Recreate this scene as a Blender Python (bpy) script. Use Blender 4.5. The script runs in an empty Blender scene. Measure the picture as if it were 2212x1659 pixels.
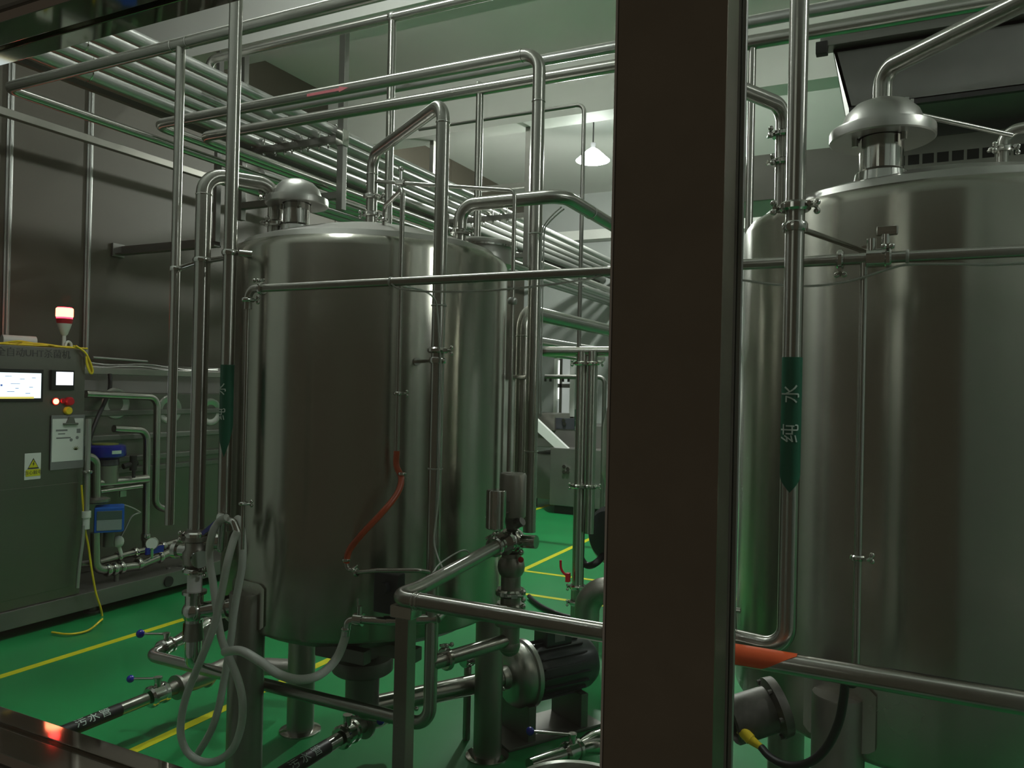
import bpy, bmesh, math, random
from mathutils import Vector, Matrix

random.seed(7)
S = bpy.context.scene
COL = S.collection
PI = math.pi

# ---------------------------------------------------------------- camera
FPX = 1680.0                     # focal length in pixels of the 2212 px wide frame
YAW = math.radians(26.4)         # camera turned towards the left wall
TILT = math.radians(0.27)
ROLL = 0.022
CAM = Vector((0.0, 0.0, 1.5))
_f = Vector((-math.sin(YAW) * math.cos(TILT), math.cos(YAW) * math.cos(TILT), math.sin(TILT)))
_r0 = Vector((math.cos(YAW), math.sin(YAW), 0.0))
_u0 = _r0.cross(_f)
_r = (_r0 * math.cos(ROLL) + _u0 * math.sin(ROLL)).normalized()
_u = (_u0 * math.cos(ROLL) - _r0 * math.sin(ROLL)).normalized()
cam_data = bpy.data.cameras.new('camera')
cam = bpy.data.objects.new('camera', cam_data)
COL.objects.link(cam)
cam_data.sensor_fit = 'HORIZONTAL'
cam_data.sensor_width = 36.0
cam_data.lens = 36.0 * FPX / 2212.0
cam_data.clip_start = 0.02
cam_data.clip_end = 100.0
cam.matrix_world = Matrix(((_r.x, _u.x, -_f.x, CAM.x), (_r.y, _u.y, -_f.y, CAM.y),
                           (_r.z, _u.z, -_f.z, CAM.z), (0, 0, 0, 1)))
S.camera = cam


def pt(px, py, X=None, Y=None, Z=None):
    """The point of the place seen at a pixel of the photograph, on the plane X=, Y= or Z= of the room."""
    d = _f + _r * ((px - 1106.0) / FPX) - _u * ((py - 829.5) / FPX)
    if X is not None:
        t = (X - CAM.x) / d.x
    elif Y is not None:
        t = (Y - CAM.y) / d.y
    else:
        t = (Z - CAM.z) / d.z
    return CAM + d * t


# ---------------------------------------------------------------- world, exposure, lamps
W = bpy.data.worlds.new('world')
S.world = W
W.use_nodes = True
W.node_tree.nodes['Background'].inputs[0].default_value = (0.07, 0.06, 0.045, 1)
W.node_tree.nodes['Background'].inputs[1].default_value = 0.75
S.view_settings.view_transform = 'Standard'
S.view_settings.look = 'None'
S.view_settings.exposure = 0.0
S.view_settings.gamma = 1.0
S.view_settings.use_curve_mapping = False

# hall lamps: (x, y, z of the shade rim, watts)
LAMPS = [(-2.86, 7.52, 3.86, 430.0), (2.4, 1.95, 3.55, 70.0), (-2.35, 2.30, 4.10, 58.0), (3.2, 7.0, 3.86, 16.0)]

CEIL = 4.46
WLX = -5.3      # left wall
WRX = 6.0
WBY = 11.0      # back wall


# ---------------------------------------------------------------- materials
def mat(name, color, rough=0.5, metal=0.0, aniso=0.0, emit=None, estr=0.0, bump=0.0, bscale=60.0, var=0.0, vscale=3.0,
        coat=0.0, trans=0.0, bstretch=None, rvar=0.0, ior=None, alpha=None, pipe_grain=False):
    m = bpy.data.materials.new(name)
    m.use_nodes = True
    nt = m.node_tree
    b = nt.nodes['Principled BSDF']
    b.inputs['Base Color'].default_value = (*color, 1)
    b.inputs['Roughness'].default_value = rough
    b.inputs['Metallic'].default_value = metal
    b.inputs['Coat Weight'].default_value = coat
    b.inputs['Coat Roughness'].default_value = 0.12
    b.inputs['Transmission Weight'].default_value = trans
    if ior:
        b.inputs['IOR'].default_value = ior
    if alpha is not None:
        b.inputs['Alpha'].default_value = alpha
    if emit:
        b.inputs['Emission Color'].default_value = (*emit, 1)
        b.inputs['Emission Strength'].default_value = estr
    tc = nt.nodes.new('ShaderNodeTexCoord')
    if aniso:
        b.inputs['Anisotropic'].default_value = aniso
        tg = nt.nodes.new('ShaderNodeTangent')
        if pipe_grain:
            tg.direction_type = 'UV_MAP'
        else:
            tg.direction_type = 'RADIAL'
            tg.axis = 'Z'
            b.inputs['Anisotropic Rotation'].default_value = 0.25
        nt.links.new(tg.outputs[0], b.inputs['Tangent'])
    if var or rvar:
        n = nt.nodes.new('ShaderNodeTexNoise')
        n.inputs['Scale'].default_value = vscale
        n.inputs['Detail'].default_value = 5.0
        nt.links.new(tc.outputs['Object'], n.inputs['Vector'])
        if var:
            mr = nt.nodes.new('ShaderNodeMapRange')
            mr.inputs['From Min'].default_value = 0.3
            mr.inputs['From Max'].default_value = 0.7
            mr.inputs['To Min'].default_value = 1.0 - var
            mr.inputs['To Max'].default_value = 1.0 + var
            nt.links.new(n.outputs['Fac'], mr.inputs['Value'])
            mx = nt.nodes.new('ShaderNodeMix')
            mx.data_type = 'RGBA'
            mx.blend_type = 'MULTIPLY'
            mx.inputs[0].default_value = 1.0
            mx.inputs[6].default_value = (*color, 1)
            nt.links.new(mr.outputs[0], mx.inputs[7])
            nt.links.new(mx.outputs[2], b.inputs['Base Color'])
        if rvar:
            mr = nt.nodes.new('ShaderNodeMapRange')
            mr.inputs['From Min'].default_value = 0.3
            mr.inputs['From Max'].default_value = 0.7
            mr.inputs['To Min'].default_value = max(0.02, rough - rvar)
            mr.inputs['To Max'].default_value = rough + rvar
            nt.links.new(n.outputs['Fac'], mr.inputs['Value'])
            nt.links.new(mr.outputs[0], b.inputs['Roughness'])
    if bump:
        n = nt.nodes.new('ShaderNodeTexNoise')
        n.inputs['Scale'].default_value = bscale
        n.inputs['Detail'].default_value = 4.0
        src = tc.outputs['Object']
        if bstretch:
            mp = nt.nodes.new('ShaderNodeMapping')
            mp.inputs['Scale'].default_value = bstretch
            nt.links.new(src, mp.inputs['Vector'])
            src = mp.outputs[0]
        nt.links.new(src, n.inputs['Vector'])
        bp = nt.nodes.new('ShaderNodeBump')
        bp.inputs['Strength'].default_value = bump
        bp.inputs['Distance'].default_value = 0.01
        nt.links.new(n.outputs['Fac'], bp.inputs['Height'])
        nt.links.new(bp.outputs[0], b.inputs['Normal'])
    return m


M = {}
M['steel'] = mat('polished_steel', (0.43, 0.42, 0.385), 0.27, 1.0, aniso=0.88, pipe_grain=True)
M['fitting'] = mat('fitting_steel', (0.60, 0.59, 0.56), 0.12, 1.0)
M['tank'] = mat('brushed_steel', (0.43, 0.42, 0.365), 0.25, 1.0, aniso=0.92, rvar=0.025, vscale=2.5)
M['dome'] = mat('satin_steel', (0.50, 0.49, 0.46), 0.36, 1.0, rvar=0.05, vscale=3)
M['sheet'] = mat('steel_sheet', (0.33, 0.315, 0.285), 0.42, 0.95, rvar=0.06, vscale=2, bump=0.05, bscale=6)
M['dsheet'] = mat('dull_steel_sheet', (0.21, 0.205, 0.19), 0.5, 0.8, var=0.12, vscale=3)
M['mirror'] = mat('frame_steel', (0.46, 0.42, 0.38), 0.05, 1.0)
M['clad'] = mat('column_cladding', (0.30, 0.27, 0.22), 0.38, 0.9, bump=0.06, bscale=40, bstretch=(1, 1, 12), var=0.06, vscale=12)
M['dark'] = mat('dark_gasket', (0.012, 0.011, 0.01), 0.6)
M['rack'] = mat('rack_steel', (0.40, 0.40, 0.38), 0.36, 0.75, aniso=0.8, pipe_grain=True)
M['angle'] = mat('angle_iron', (0.25, 0.245, 0.225), 0.38, 0.9)
M['dusty'] = mat('dusty_steel', (0.11, 0.103, 0.092), 0.5, 0.7, var=0.3, vscale=25)
M['cab'] = mat('cabinet_steel', (0.22, 0.205, 0.185), 0.40, 0.95, rvar=0.05, vscale=2, bump=0.04, bscale=5)
M['floor'] = mat('green_epoxy', (0.013, 0.245, 0.070), 0.34, var=0.16, vscale=1.6, coat=0.1, bump=0.03, bscale=9)
M['yellow'] = mat('yellow_line_paint', (0.62, 0.60, 0.012), 0.45)
M['wall'] = mat('wall_paint', (0.072, 0.062, 0.045), 0.55, var=0.05, vscale=1.2)
M['wallw'] = mat('white_wall_paint', (0.36, 0.375, 0.36), 0.6, var=0.03, vscale=1.5)
M['wallb'] = mat('lit_wall_paint', (0.62, 0.60, 0.57), 0.6)  # white wall paint raised: light on the strip below the ledge is in the colour
M['ceil'] = mat('ceiling_paint', (0.66, 0.655, 0.62), 0.7, var=0.04, vscale=1.2)
M['white'] = mat('white_plastic', (0.72, 0.72, 0.70), 0.4)
M['paper'] = mat('paper', (0.72, 0.73, 0.70), 0.75)
M['grey'] = mat('grey_plastic', (0.20, 0.20, 0.20), 0.45)
M['print'] = mat('grey_print', (0.22, 0.22, 0.22), 0.7)
M['ink'] = mat('dark_lettering', (0.05, 0.045, 0.045), 0.6)
M['black'] = mat('black_rubber', (0.012, 0.012, 0.013), 0.45)
M['blue'] = mat('blue_enamel', (0.012, 0.014, 0.30), 0.22, coat=0.4)
M['cyan'] = mat('blue_housing', (0.012, 0.13, 0.62), 0.4)
M['ball'] = mat('blue_knob', (0.01, 0.016, 0.34), 0.25, coat=0.3)
M['redp'] = mat('red_plastic', (0.55, 0.012, 0.025), 0.35)
M['yelp'] = mat('yellow_plastic', (0.78, 0.58, 0.02), 0.4)
M['orange'] = mat('orange_band', (0.78, 0.105, 0.018), 0.45)
M['ohose'] = mat('orange_hose', (0.46, 0.075, 0.025), 0.3, coat=0.3)
M['hose'] = mat('clear_hose', (0.66, 0.69, 0.64), 0.3, trans=0.15, ior=1.3)
M['tube'] = mat('white_air_tube', (0.52, 0.54, 0.50), 0.35, trans=0.2, ior=1.3)
M['glabel'] = mat('green_label', (0.004, 0.105, 0.055), 0.4)
M['gtext'] = mat('pale_lettering', (0.58, 0.68, 0.62), 0.5)
M['pink'] = mat('pink_arrow', (0.42, 0.11, 0.13), 0.5)
M['motor'] = mat('motor_paint', (0.035, 0.038, 0.045), 0.35, coat=0.2)
M['redglow'] = mat('red_lamp_glow', (0.6, 0.02, 0.02), 0.3, emit=(1.0, 0.02, 0.045), estr=10.0)
M['hotglow'] = mat('red_lamp_core', (1, 0.4, 0.2), 0.3, emit=(1.0, 0.20, 0.10), estr=9.0)
M['screen'] = mat('screen_glow', (0.05, 0.05, 0.05), 0.2, emit=(0.80, 0.93, 1.0), estr=1.6)
M['screenw'] = mat('small_screen_glow', (0.05, 0.05, 0.05), 0.2, emit=(0.86, 0.86, 1.0), estr=2.2)
M['screeny'] = mat('screen_bar_glow', (0.05, 0.05, 0.02), 0.2, emit=(1.0, 0.85, 0.2), estr=0.9)
M['screenb'] = mat('screen_mark_glow', (0.02, 0.03, 0.1), 0.2, emit=(0.1, 0.2, 0.7), estr=0.7)
M['shade'] = mat('lamp_shade_glow', (0.8, 0.8, 0.8), 0.4, emit=(0.93, 0.98, 1.0), estr=34.0)
M['bulb'] = mat('bulb_glow', (0.8, 0.8, 0.8), 0.4, emit=(0.95, 0.99, 1.0), estr=40.0)
M['batten'] = mat('added_batten_glow', (0.8, 0.8, 0.8), 0.4, emit=(0.96, 1.0, 0.95), estr=25.0)
M['day'] = mat('daylight_pane', (0.5, 0.5, 0.5), 0.4, emit=(0.97, 1.0, 0.96), estr=1.5)
M['greyglow'] = mat('frosted_pane', (0.45, 0.46, 0.45), 0.35, emit=(0.9, 0.95, 0.92), estr=0.30)


def glass_material():
    m = bpy.data.materials.new('window_glass')
    m.use_nodes = True
    nt = m.node_tree
    nt.nodes.clear()
    out = nt.nodes.new('ShaderNodeOutputMaterial')
    tr = nt.nodes.new('ShaderNodeBsdfTransparent')
    tr.inputs[0].default_value = (0.94, 0.96, 0.94, 1)
    gl = nt.nodes.new('ShaderNodeBsdfGlossy')
    gl.inputs['Roughness'].default_value = 0.01
    lw = nt.nodes.new('ShaderNodeLayerWeight')
    lw.inputs[0].default_value = 0.5
    pw = nt.nodes.new('ShaderNodeMath')
    pw.operation = 'POWER'
    pw.inputs[1].default_value = 5.0
    fr = nt.nodes.new('ShaderNodeMath')
    fr.operation = 'MULTIPLY_ADD'
    fr.inputs[1].default_value = 0.9
    fr.inputs[2].default_value = 0.03
    nt.links.new(lw.outputs['Facing'], pw.inputs[0])
    nt.links.new(pw.outputs[0], fr.inputs[0])
    mx = nt.nodes.new('ShaderNodeMixShader')
    nt.links.new(fr.outputs[0], mx.inputs[0])
    nt.links.new(tr.outputs[0], mx.inputs[1])
    nt.links.new(gl.outputs[0], mx.inputs[2])
    nt.links.new(mx.outputs[0], out.inputs[0])
    return m


M['glass'] = glass_material()


# ---------------------------------------------------------------- mesh helpers
def V(*a):
    return Vector(a)


BEVELLED = set()


def add_box(bm, lo, hi, bevel=0.0, mtx=None):
    g = bmesh.ops.create_cube(bm, size=1.0)
    vs = g['verts']
    lo, hi = Vector(lo), Vector(hi)
    for v in vs:
        v.co = Vector((lo[i] + (v.co[i] + 0.5) * (hi[i] - lo[i]) for i in range(3)))
    if bevel:
        BEVELLED.add(id(bm))
        es = list({e for v in vs for e in v.link_edges})
        r = bmesh.ops.bevel(bm, geom=es, offset=bevel, segments=2, affect='EDGES', profile=0.5)
        vs = list({v for f in r['faces'] for v in f.verts} | {v for v in vs if v.is_valid})
    if mtx is not None:
        bmesh.ops.transform(bm, matrix=mtx, verts=[v for v in vs if v.is_valid])


def frame(d):
    d = d.normalized()
    a = Vector((0, 0, 1)) if abs(d.z) < 0.9 else Vector((1, 0, 0))
    x = a.cross(d).normalized()
    return x, d.cross(x).normalized(), d


def fillet(pts, rf, n=8):
    pts = [Vector(p) for p in pts]
    if rf <= 0 or len(pts) < 3:
        return pts
    out = [pts[0]]
    for i in range(1, len(pts) - 1):
        a, b, c = pts[i - 1], pts[i], pts[i + 1]
        u, w = (a - b), (c - b)
        lu, lw = u.length, w.length
        u.normalize()
        w.normalize()
        ang = u.angle(w)
        if ang > PI - 0.05:
            out.append(b)
            continue
        t = min(rf / math.tan(ang / 2), lu * 0.49, lw * 0.49)
        p0, p1 = b + u * t, b + w * t
        r = t * math.tan(ang / 2)
        cen = b + (u + w).normalized() * (r / math.sin(ang / 2))
        e0, e1 = p0 - cen, p1 - cen
        th = e0.angle(e1)
        for k in range(n + 1):
            s = k / n
            out.append(cen + (e0 * math.sin((1 - s) * th) + e1 * math.sin(s * th)) / math.sin(th))
    out.append(pts[-1])
    return out


def smooth(pts, n=8):
    """Catmull-Rom curve through the points."""
    P = [Vector(p) for p in pts]
    P = [P[0] * 2 - P[1]] + P + [P[-1] * 2 - P[-2]]
    out = []
    for i in range(1, len(P) - 2):
        a, b, c, d = P[i - 1], P[i], P[i + 1], P[i + 2]
        for k in range(n):
            t = k / n
            out.append(0.5 * ((2 * b) + (c - a) * t + (2 * a - 5 * b + 4 * c - d) * t * t + (3 * b - a - 3 * c + d) * t ** 3))
    out.append(P[-2])
    return out


def add_tube(bm, pts, r, seg=16, caps=True, radii=None):
    pts = [Vector(p) for p in pts]
    q = [pts[0]]
    rr = [radii[0] if radii else r]
    for i, p in enumerate(pts[1:], 1):
        if (p - q[-1]).length > 1e-6:
            q.append(p)
            rr.append(radii[i] if radii else r)
    pts = q
    n = len(pts)
    tan = []
    for i in range(n):
        a = (pts[i] - pts[i - 1]).normalized() if i else None
        b = (pts[i + 1] - pts[i]).normalized() if i < n - 1 else None
        t = a if b is None else b if a is None else (a + b)
        tan.append(t.normalized())
    x, y, _ = frame(tan[0])
    rings = []
    for i in range(n):
        if i:
            qd = tan[i - 1].rotation_difference(tan[i])
            x = qd @ x
            x = (x - tan[i] * x.dot(tan[i])).normalized()
        y = tan[i].cross(x)
        k = 1.0
        rings.append([bm.verts.new(pts[i] + (x * math.cos(2 * PI * j / seg) + y * math.sin(2 * PI * j / seg)) * rr[i] * k)
                      for j in range(seg)])
    uv = bm.loops.layers.uv.verify()
    s0 = 0.0
    for i, (a, b) in enumerate(zip(rings, rings[1:])):
        s1 = s0 + (pts[i + 1] - pts[i]).length
        for j in range(seg):
            f = bm.faces.new((a[j], a[(j + 1) % seg], b[(j + 1) % seg], b[j]))
            for lp_, c_ in zip(f.loops, ((s0, j), (s0, j + 1), (s1, j + 1), (s1, j))):
                lp_[uv].uv = (c_[0], c_[1] / seg)
        s0 = s1
    if caps:
        bm.faces.new(list(reversed(rings[0])))
        bm.faces.new(rings[-1])


def add_lathe(bm, origin, axis, prof, seg=32, a0=0.0, a1=2 * PI):
    """prof: list of (radius, height along the axis). Closed if it starts and ends on radius 0."""
    o = Vector(origin)
    x, y, d = frame(Vector(axis))
    full = abs(a1 - a0 - 2 * PI) < 1e-6
    m = seg if full else seg + 1
    rings = []
    for r, h in prof:
        if r < 1e-6:
            rings.append([bm.verts.new(o + d * h)])
        else:
            rings.append([bm.verts.new(o + d * h + (x * math.cos(a0 + (a1 - a0) * j / seg) + y * math.sin(a0 + (a1 - a0) * j / seg)) * r)
                          for j in range(m)])
    for a, b in zip(rings, rings[1:]):
        for j in range(seg):
            k = (j + 1) % m
            if len(a) == 1 and len(b) == 1:
                continue
            if len(a) == 1:
                bm.faces.new((a[0], b[k], b[j]))
            elif len(b) == 1:
                bm.faces.new((a[j], a[k], b[0]))
            else:
                bm.faces.new((a[j], a[k], b[k], b[j]))


def add_cyl(bm, a, b, r, seg=16, r2=None):
    a, b = Vector(a), Vector(b)
    add_tube(bm, [a, b], r, seg, radii=[r, r if r2 is None else r2])


def add_sphere(bm, c, r, seg=16, scale=(1, 1, 1)):
    g = bmesh.ops.create_uvsphere(bm, u_segments=seg, v_segments=max(8, seg // 2), radius=r)
    for v in g['verts']:
        v.co = Vector((v.co[i] * scale[i] for i in range(3))) + Vector(c)


def add_prism(bm, poly, d):
    """Closed prism: polygon points swept by the vector d."""
    a = [bm.verts.new(Vector(p)) for p in poly]
    b = [bm.verts.new(Vector(p) + Vector(d)) for p in poly]
    n = len(a)
    bm.faces.new(list(reversed(a)))
    bm.faces.new(b)
    for i in range(n):
        bm.faces.new((a[i], a[(i + 1) % n], b[(i + 1) % n], b[i]))


def world_of(o):
    p = Vector((0, 0, 0))
    while o is not None:
        p = p + o.location
        o = o.parent
    return p


def build(name, bm, m, parent=None, origin=None, sharp=38):
    """Link the bmesh (world coordinates) as ONE mesh object."""
    bmesh.ops.recalc_face_normals(bm, faces=bm.faces[:])
    o_w = Vector(origin) if origin is not None else None
    if o_w is None:
        if parent is not None:
            o_w = world_of(parent)
        else:
            lo = Vector((min(v.co[i] for v in bm.verts) for i in range(3)))
            hi = Vector((max(v.co[i] for v in bm.verts) for i in range(3)))
            o_w = Vector(((lo.x + hi.x) / 2, (lo.y + hi.y) / 2, lo.z))
    for v in bm.verts:
        v.co -= o_w
    me = bpy.data.meshes.new(name)
    bm.to_mesh(me)
    bev = id(bm) in BEVELLED
    BEVELLED.discard(id(bm))
    bm.free()
    for p in me.polygons:
        p.use_smooth = True
    me.set_sharp_from_angle(angle=math.radians(sharp))
    me.materials.append(m)
    o = bpy.data.objects.new(name, me)
    COL.objects.link(o)
    if bev:
        wn = o.modifiers.new('flat_faces', 'WEIGHTED_NORMAL')
        wn.weight = 90
        wn.keep_sharp = True
    if parent is not None:
        o.parent = parent
        o.location = o_w - world_of(parent)
    else:
        o.location = o_w
    return o


def tag(o, label, cat, group=None, kind=None):
    o['label'] = label
    o['category'] = cat
    if group:
        o['group'] = group
    if kind:
        o['kind'] = kind
    return o


def thing(name, loc, label, cat, group=None):
    o = bpy.data.objects.new(name, None)
    COL.objects.link(o)
    o.location = loc
    o.empty_display_size = 0.05
    return tag(o, label, cat, group)


def struct(name, bm, m, parent=None):
    o = build(name, bm, m, parent)
    if parent is None:
        o['kind'] = 'structure'
    return o


def B():
    return bmesh.new()


def box(name, lo, hi, m, parent=None, bevel=0.0, mtx=None):
    bm = B()
    add_box(bm, lo, hi, bevel, mtx)
    return build(name, bm, m, parent)


def cyl(name, a, b, r, m, parent=None, seg=20, r2=None):
    bm = B()
    add_cyl(bm, a, b, r, seg, r2)
    return build(name, bm, m, parent)


def sph(name, c, r, m, parent=None, seg=16, scale=(1, 1, 1)):
    bm = B()
    add_sphere(bm, c, r, seg, scale)
    return build(name, bm, m, parent)


def ring(name, p, d, r, w, h, m, parent):
    """A rounded collar of outer radius r+w and length h around the axis d at p."""
    d = Vector(d).normalized()
    bm = B()
    e = h * 0.25
    add_lathe(bm, Vector(p), d, [(r * 0.97, -h / 2), (r + w * 0.6, -h / 2), (r + w, -h / 2 + e), (r + w, h / 2 - e), (r + w * 0.6, h / 2), (r * 0.97, h / 2), (r * 0.97, -h / 2)], 24)
    return build(name, bm, m, parent)


def pipe(label, pts, r, rf=None, m=None, group=None, name='steel_pipe', cat='pipe', seg=18, parent=None):
    bm = B()
    path = fillet(pts, r * 2.6 if rf is None else rf)
    add_tube(bm, path, r, seg)
    o = build(name, bm, m or M['steel'], parent, origin=None)
    if parent is None:
        tag(o, label, cat, group)
    return o


def weld(parent, p, d, r):
    return ring('weld_ring', p, d, r, r * 0.06 + 0.0006, 0.005, M['fitting'], parent)


def clamp(parent, p, d, r, side, wing=True):
    """Hinged ferrule clamp around a pipe with its wing nut on the given side."""
    p, d, side = Vector(p), Vector(d).normalized(), Vector(side)
    side = (side - d * side.dot(d)).normalized()
    c = ring('ferrule_clamp', p, d, r, r * 0.42 + 0.003, r * 0.55 + 0.006, M['fitting'], parent)
    w = d.cross(side).normalized()
    R = r * 1.42 + 0.003
    bm = B()
    q = p + side * (R + 0.004)
    add_cyl(bm, q - w * (r * 0.5 + 0.006), q + w * (r * 0.5 + 0.010), 0.0035 + r * 0.06, 10)
    add_box(bm, (-0.003 - r * .1, -0.004 - r * .2, -0.003 - r * .12), (0.003 + r * .1, 0.004 + r * .2, 0.003 + r * .12), 0.001,
            Matrix.Translation(q) @ Matrix((side, w, d)).transposed().to_4x4())
    e = q + w * (r * 0.5 + 0.014)
    add_sphere(bm, e + d * (r * .25 + .004), 0.0045 + r * .12, 10, (1, 1, 1))
    add_sphere(bm, e - d * (r * .25 + .004), 0.0045 + r * .12, 10, (1, 1, 1))
    build('wing_nut', bm, M['fitting'], c, origin=None)
    return c


def bracket(parent, p, d, r, target):
    """Pipe clip with a stand-off rod that reaches from a pipe to the wall of a tank or post."""
    c = ring('pipe_clip', p, d, r, 0.006, 0.018, M['fitting'], parent)
    bm = B()
    u = (Vector(target) - Vector(p)).normalized()
    add_cyl(bm, Vector(p) + u * r, target, 0.006, 10)
    add_cyl(bm, Vector(target) - u * 0.012, target, 0.013, 12)
    build('stand_off', bm, M['fitting'], c)
    return c


def text_mesh(body, size, depth=0.0, align='CENTER'):
    cu = bpy.data.curves.new('lettering', 'FONT')
    cu.body = body
    cu.size = size
    cu.align_x = align
    cu.align_y = 'CENTER'
    cu.extrude = depth
    cu.resolution_u = 3
    ob = bpy.data.objects.new('lettering', cu)
    COL.objects.link(ob)
    dg = bpy.context.evaluated_depsgraph_get()
    me = bpy.data.meshes.new_from_object(ob.evaluated_get(dg))
    bpy.data.objects.remove(ob)
    bm = B()
    bm.from_mesh(me)
    bpy.data.meshes.remove(me)
    return bm


def letters(name, body, size, at, xdir, ydir, m, parent, depth=0.0008):
    """Flat raised lettering: reads along xdir with its top towards ydir."""
    bm = text_mesh(body, size, depth)
    x, y = Vector(xdir).normalized(), Vector(ydir).normalized()
    z = x.cross(y)
    for v in bm.verts:
        v.co = Vector(at) + x * v.co.x + y * v.co.y + z * (v.co.z)
    return build(name, bm, m, parent)


def wrap_letters(name, body, size, p, d, front, r, m, parent, top_sign=1, spacing=None):
    """Lettering wrapped on a pipe: reads along d, its top towards d x front (times the sign)."""
    d, front = Vector(d).normalized(), Vector(front)
    front = (front - d * front.dot(d)).normalized()
    up = front.cross(d) * top_sign
    bm = text_mesh(body, size, 0.0004)
    bmesh.ops.subdivide_edges(bm, edges=[e for e in bm.edges if e.calc_length() > size * 0.2], cuts=2)
    for v in bm.verts:
        a = v.co.y / r
        v.co = Vector(p) + d * v.co.x + (front * math.cos(a) + up * math.sin(a)) * (r + 0.0012 + v.co.z)
    return build(name, bm, m, parent)


def wrap_band(name, p, d, front, r, half, outline, m, parent, n=14):
    """A thin sticker bent round a pipe. outline: list of (s, h0, h1): at fraction s (-1..1) of the half angle the band spans h0..h1 along d."""
    d, front = Vector(d).normalized(), Vector(front)
    front = (front - d * front.dot(d)).normalized()
    up = front.cross(d)
    bm = B()
    cols = []
    for s, h0, h1 in outline:
        a = s * half
        q = front * math.cos(a) + up * math.sin(a)
        cols.append([bm.verts.new(Vector(p) + d * h + q * (r + k)) for h, k in ((h0, 0.0001), (h0, 0.0008), (h1, 0.0008), (h1, 0.0001))])
    for a, b in zip(cols, cols[1:]):
        for i in range(4):
            bm.faces.new((a[i], a[(i + 1) % 4], b[(i + 1) % 4], b[i]))
    bm.faces.new(cols[0])
    bm.faces.new(list(reversed(cols[-1])))
    return build(name, bm, m, parent, sharp=50)


def valve(label, p, d, r, stem, handle, hl, group=None, parent=None, knob=True):
    """Butterfly valve in a pipe: body between two unions, stem, straight handle and blue ball."""
    p, d = Vector(p), Vector(d).normalized()
    s = Vector(stem)
    s = (s - d * s.dot(d)).normalized()
    h = Vector(handle).normalized()
    t = thing('butterfly_valve', p, label, 'valve', group) if parent is None else parent
    bm = B()
    add_lathe(bm, p, d, [(0, -r * 1.5), (r * 1.25, -r * 1.5), (r * 1.5, -r * 1.2), (r * 1.5, -r * .75), (r * 1.3, -r * .6), (r * 1.3, r * .6), (r * 1.5, r * .75), (r * 1.5, r * 1.2), (r * 1.25, r * 1.5), (0, r * 1.5)], 24)
    build('valve_body', bm, M['fitting'], t)
    bm = B()
    add_cyl(bm, p + s * r * 1.2, p + s * r * 2.3, r * .5, 14)
    add_cyl(bm, p + s * r * 2.2, p + s * r * 2.5, r * .62, 14)
    build('stem', bm, M['fitting'], t)
    q = p + s * r * 2.3
    cyl('handle_rod', q, q + h * hl, 0.004 + r * .05, M['fitting'], t, 10)
    if knob:
        sph('handle_knob', q + h * (hl + 0.008), 0.016, M['ball'], t, 18)
    return t


# ================================================================ THE SETTING
def slab(name, lo, hi, m):
    bm = B()
    add_box(bm, lo, hi)
    return struct(name, bm, m)


slab('floor', (-5.6, 1.06, -0.10), (WRX + 0.2, WBY + 0.2, 0.0), M['floor'])
slab('ceiling', (-5.6, 1.05, CEIL), (WRX + 0.2, WBY + 0.2, CEIL + 0.12), M['ceil'])
slab('wall_left', (WLX - 0.2, 1.05, 0.0), (WLX, WBY, CEIL), M['wallb'])
slab('wall_right', (WRX, 1.05, 0.0), (WRX + 0.2, WBY, CEIL), M['wallw'])
KW = 1.55                                                  # window plane scale from the camera
SILL, HEAD, WX0, WX1 = 1.5 - .556 * KW, 1.5 + .534 * KW, -2.2, .24
CX0, CX1 = -0.244 * KW, -0.141 * KW
YA, YB, YC, YD = .700 * KW, .752 * KW, .764 * KW, .800 * KW
bm = B()
add_box(bm, (WLX, YA - .01, 0.0), (WRX, YD - .02, SILL - 0.03))
add_box(bm, (WLX, YA - .01, HEAD + 0.03), (WRX, YD - .02, CEIL))
add_box(bm, (WLX, YA - .01, SILL - 0.03), (WX0, YD - .02, HEAD + 0.03))
add_box(bm, (WX1, YA - .01, SILL - 0.03), (WRX, YD - .02, HEAD + 0.03))
struct('wall_front', bm, M['wallw'])
# back wall with the far window
fw0, fw1 = pt(1196, 905, Y=WBY), pt(1244, 768, Y=WBY)
bm = B()
add_box(bm, (-5.6, WBY, 0.0), (fw0.x, WBY + 0.15, CEIL))
add_box(bm, (fw1.x, WBY, 0.0), (WRX + 0.2, WBY + 0.15, CEIL))
add_box(bm, (fw0.x, WBY, 0.0), (fw1.x, WBY + 0.15, fw0.z))
add_box(bm, (fw0.x, WBY, fw1.z), (fw1.x, WBY + 0.15, CEIL))
struct('wall_back', bm, M['wallw'])
# ceiling beams
slab('trim_1', (WLX, 3.87, 3.78), (WRX, 4.13, CEIL), M['ceil'])
slab('trim_2', (WLX, 6.25, 3.88), (WRX, 6.49, CEIL), M['ceil'])
slab('trim_3', (WLX, WBY - 0.22, 3.72), (WRX, WBY, 3.86), M['ceil'])
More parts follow.
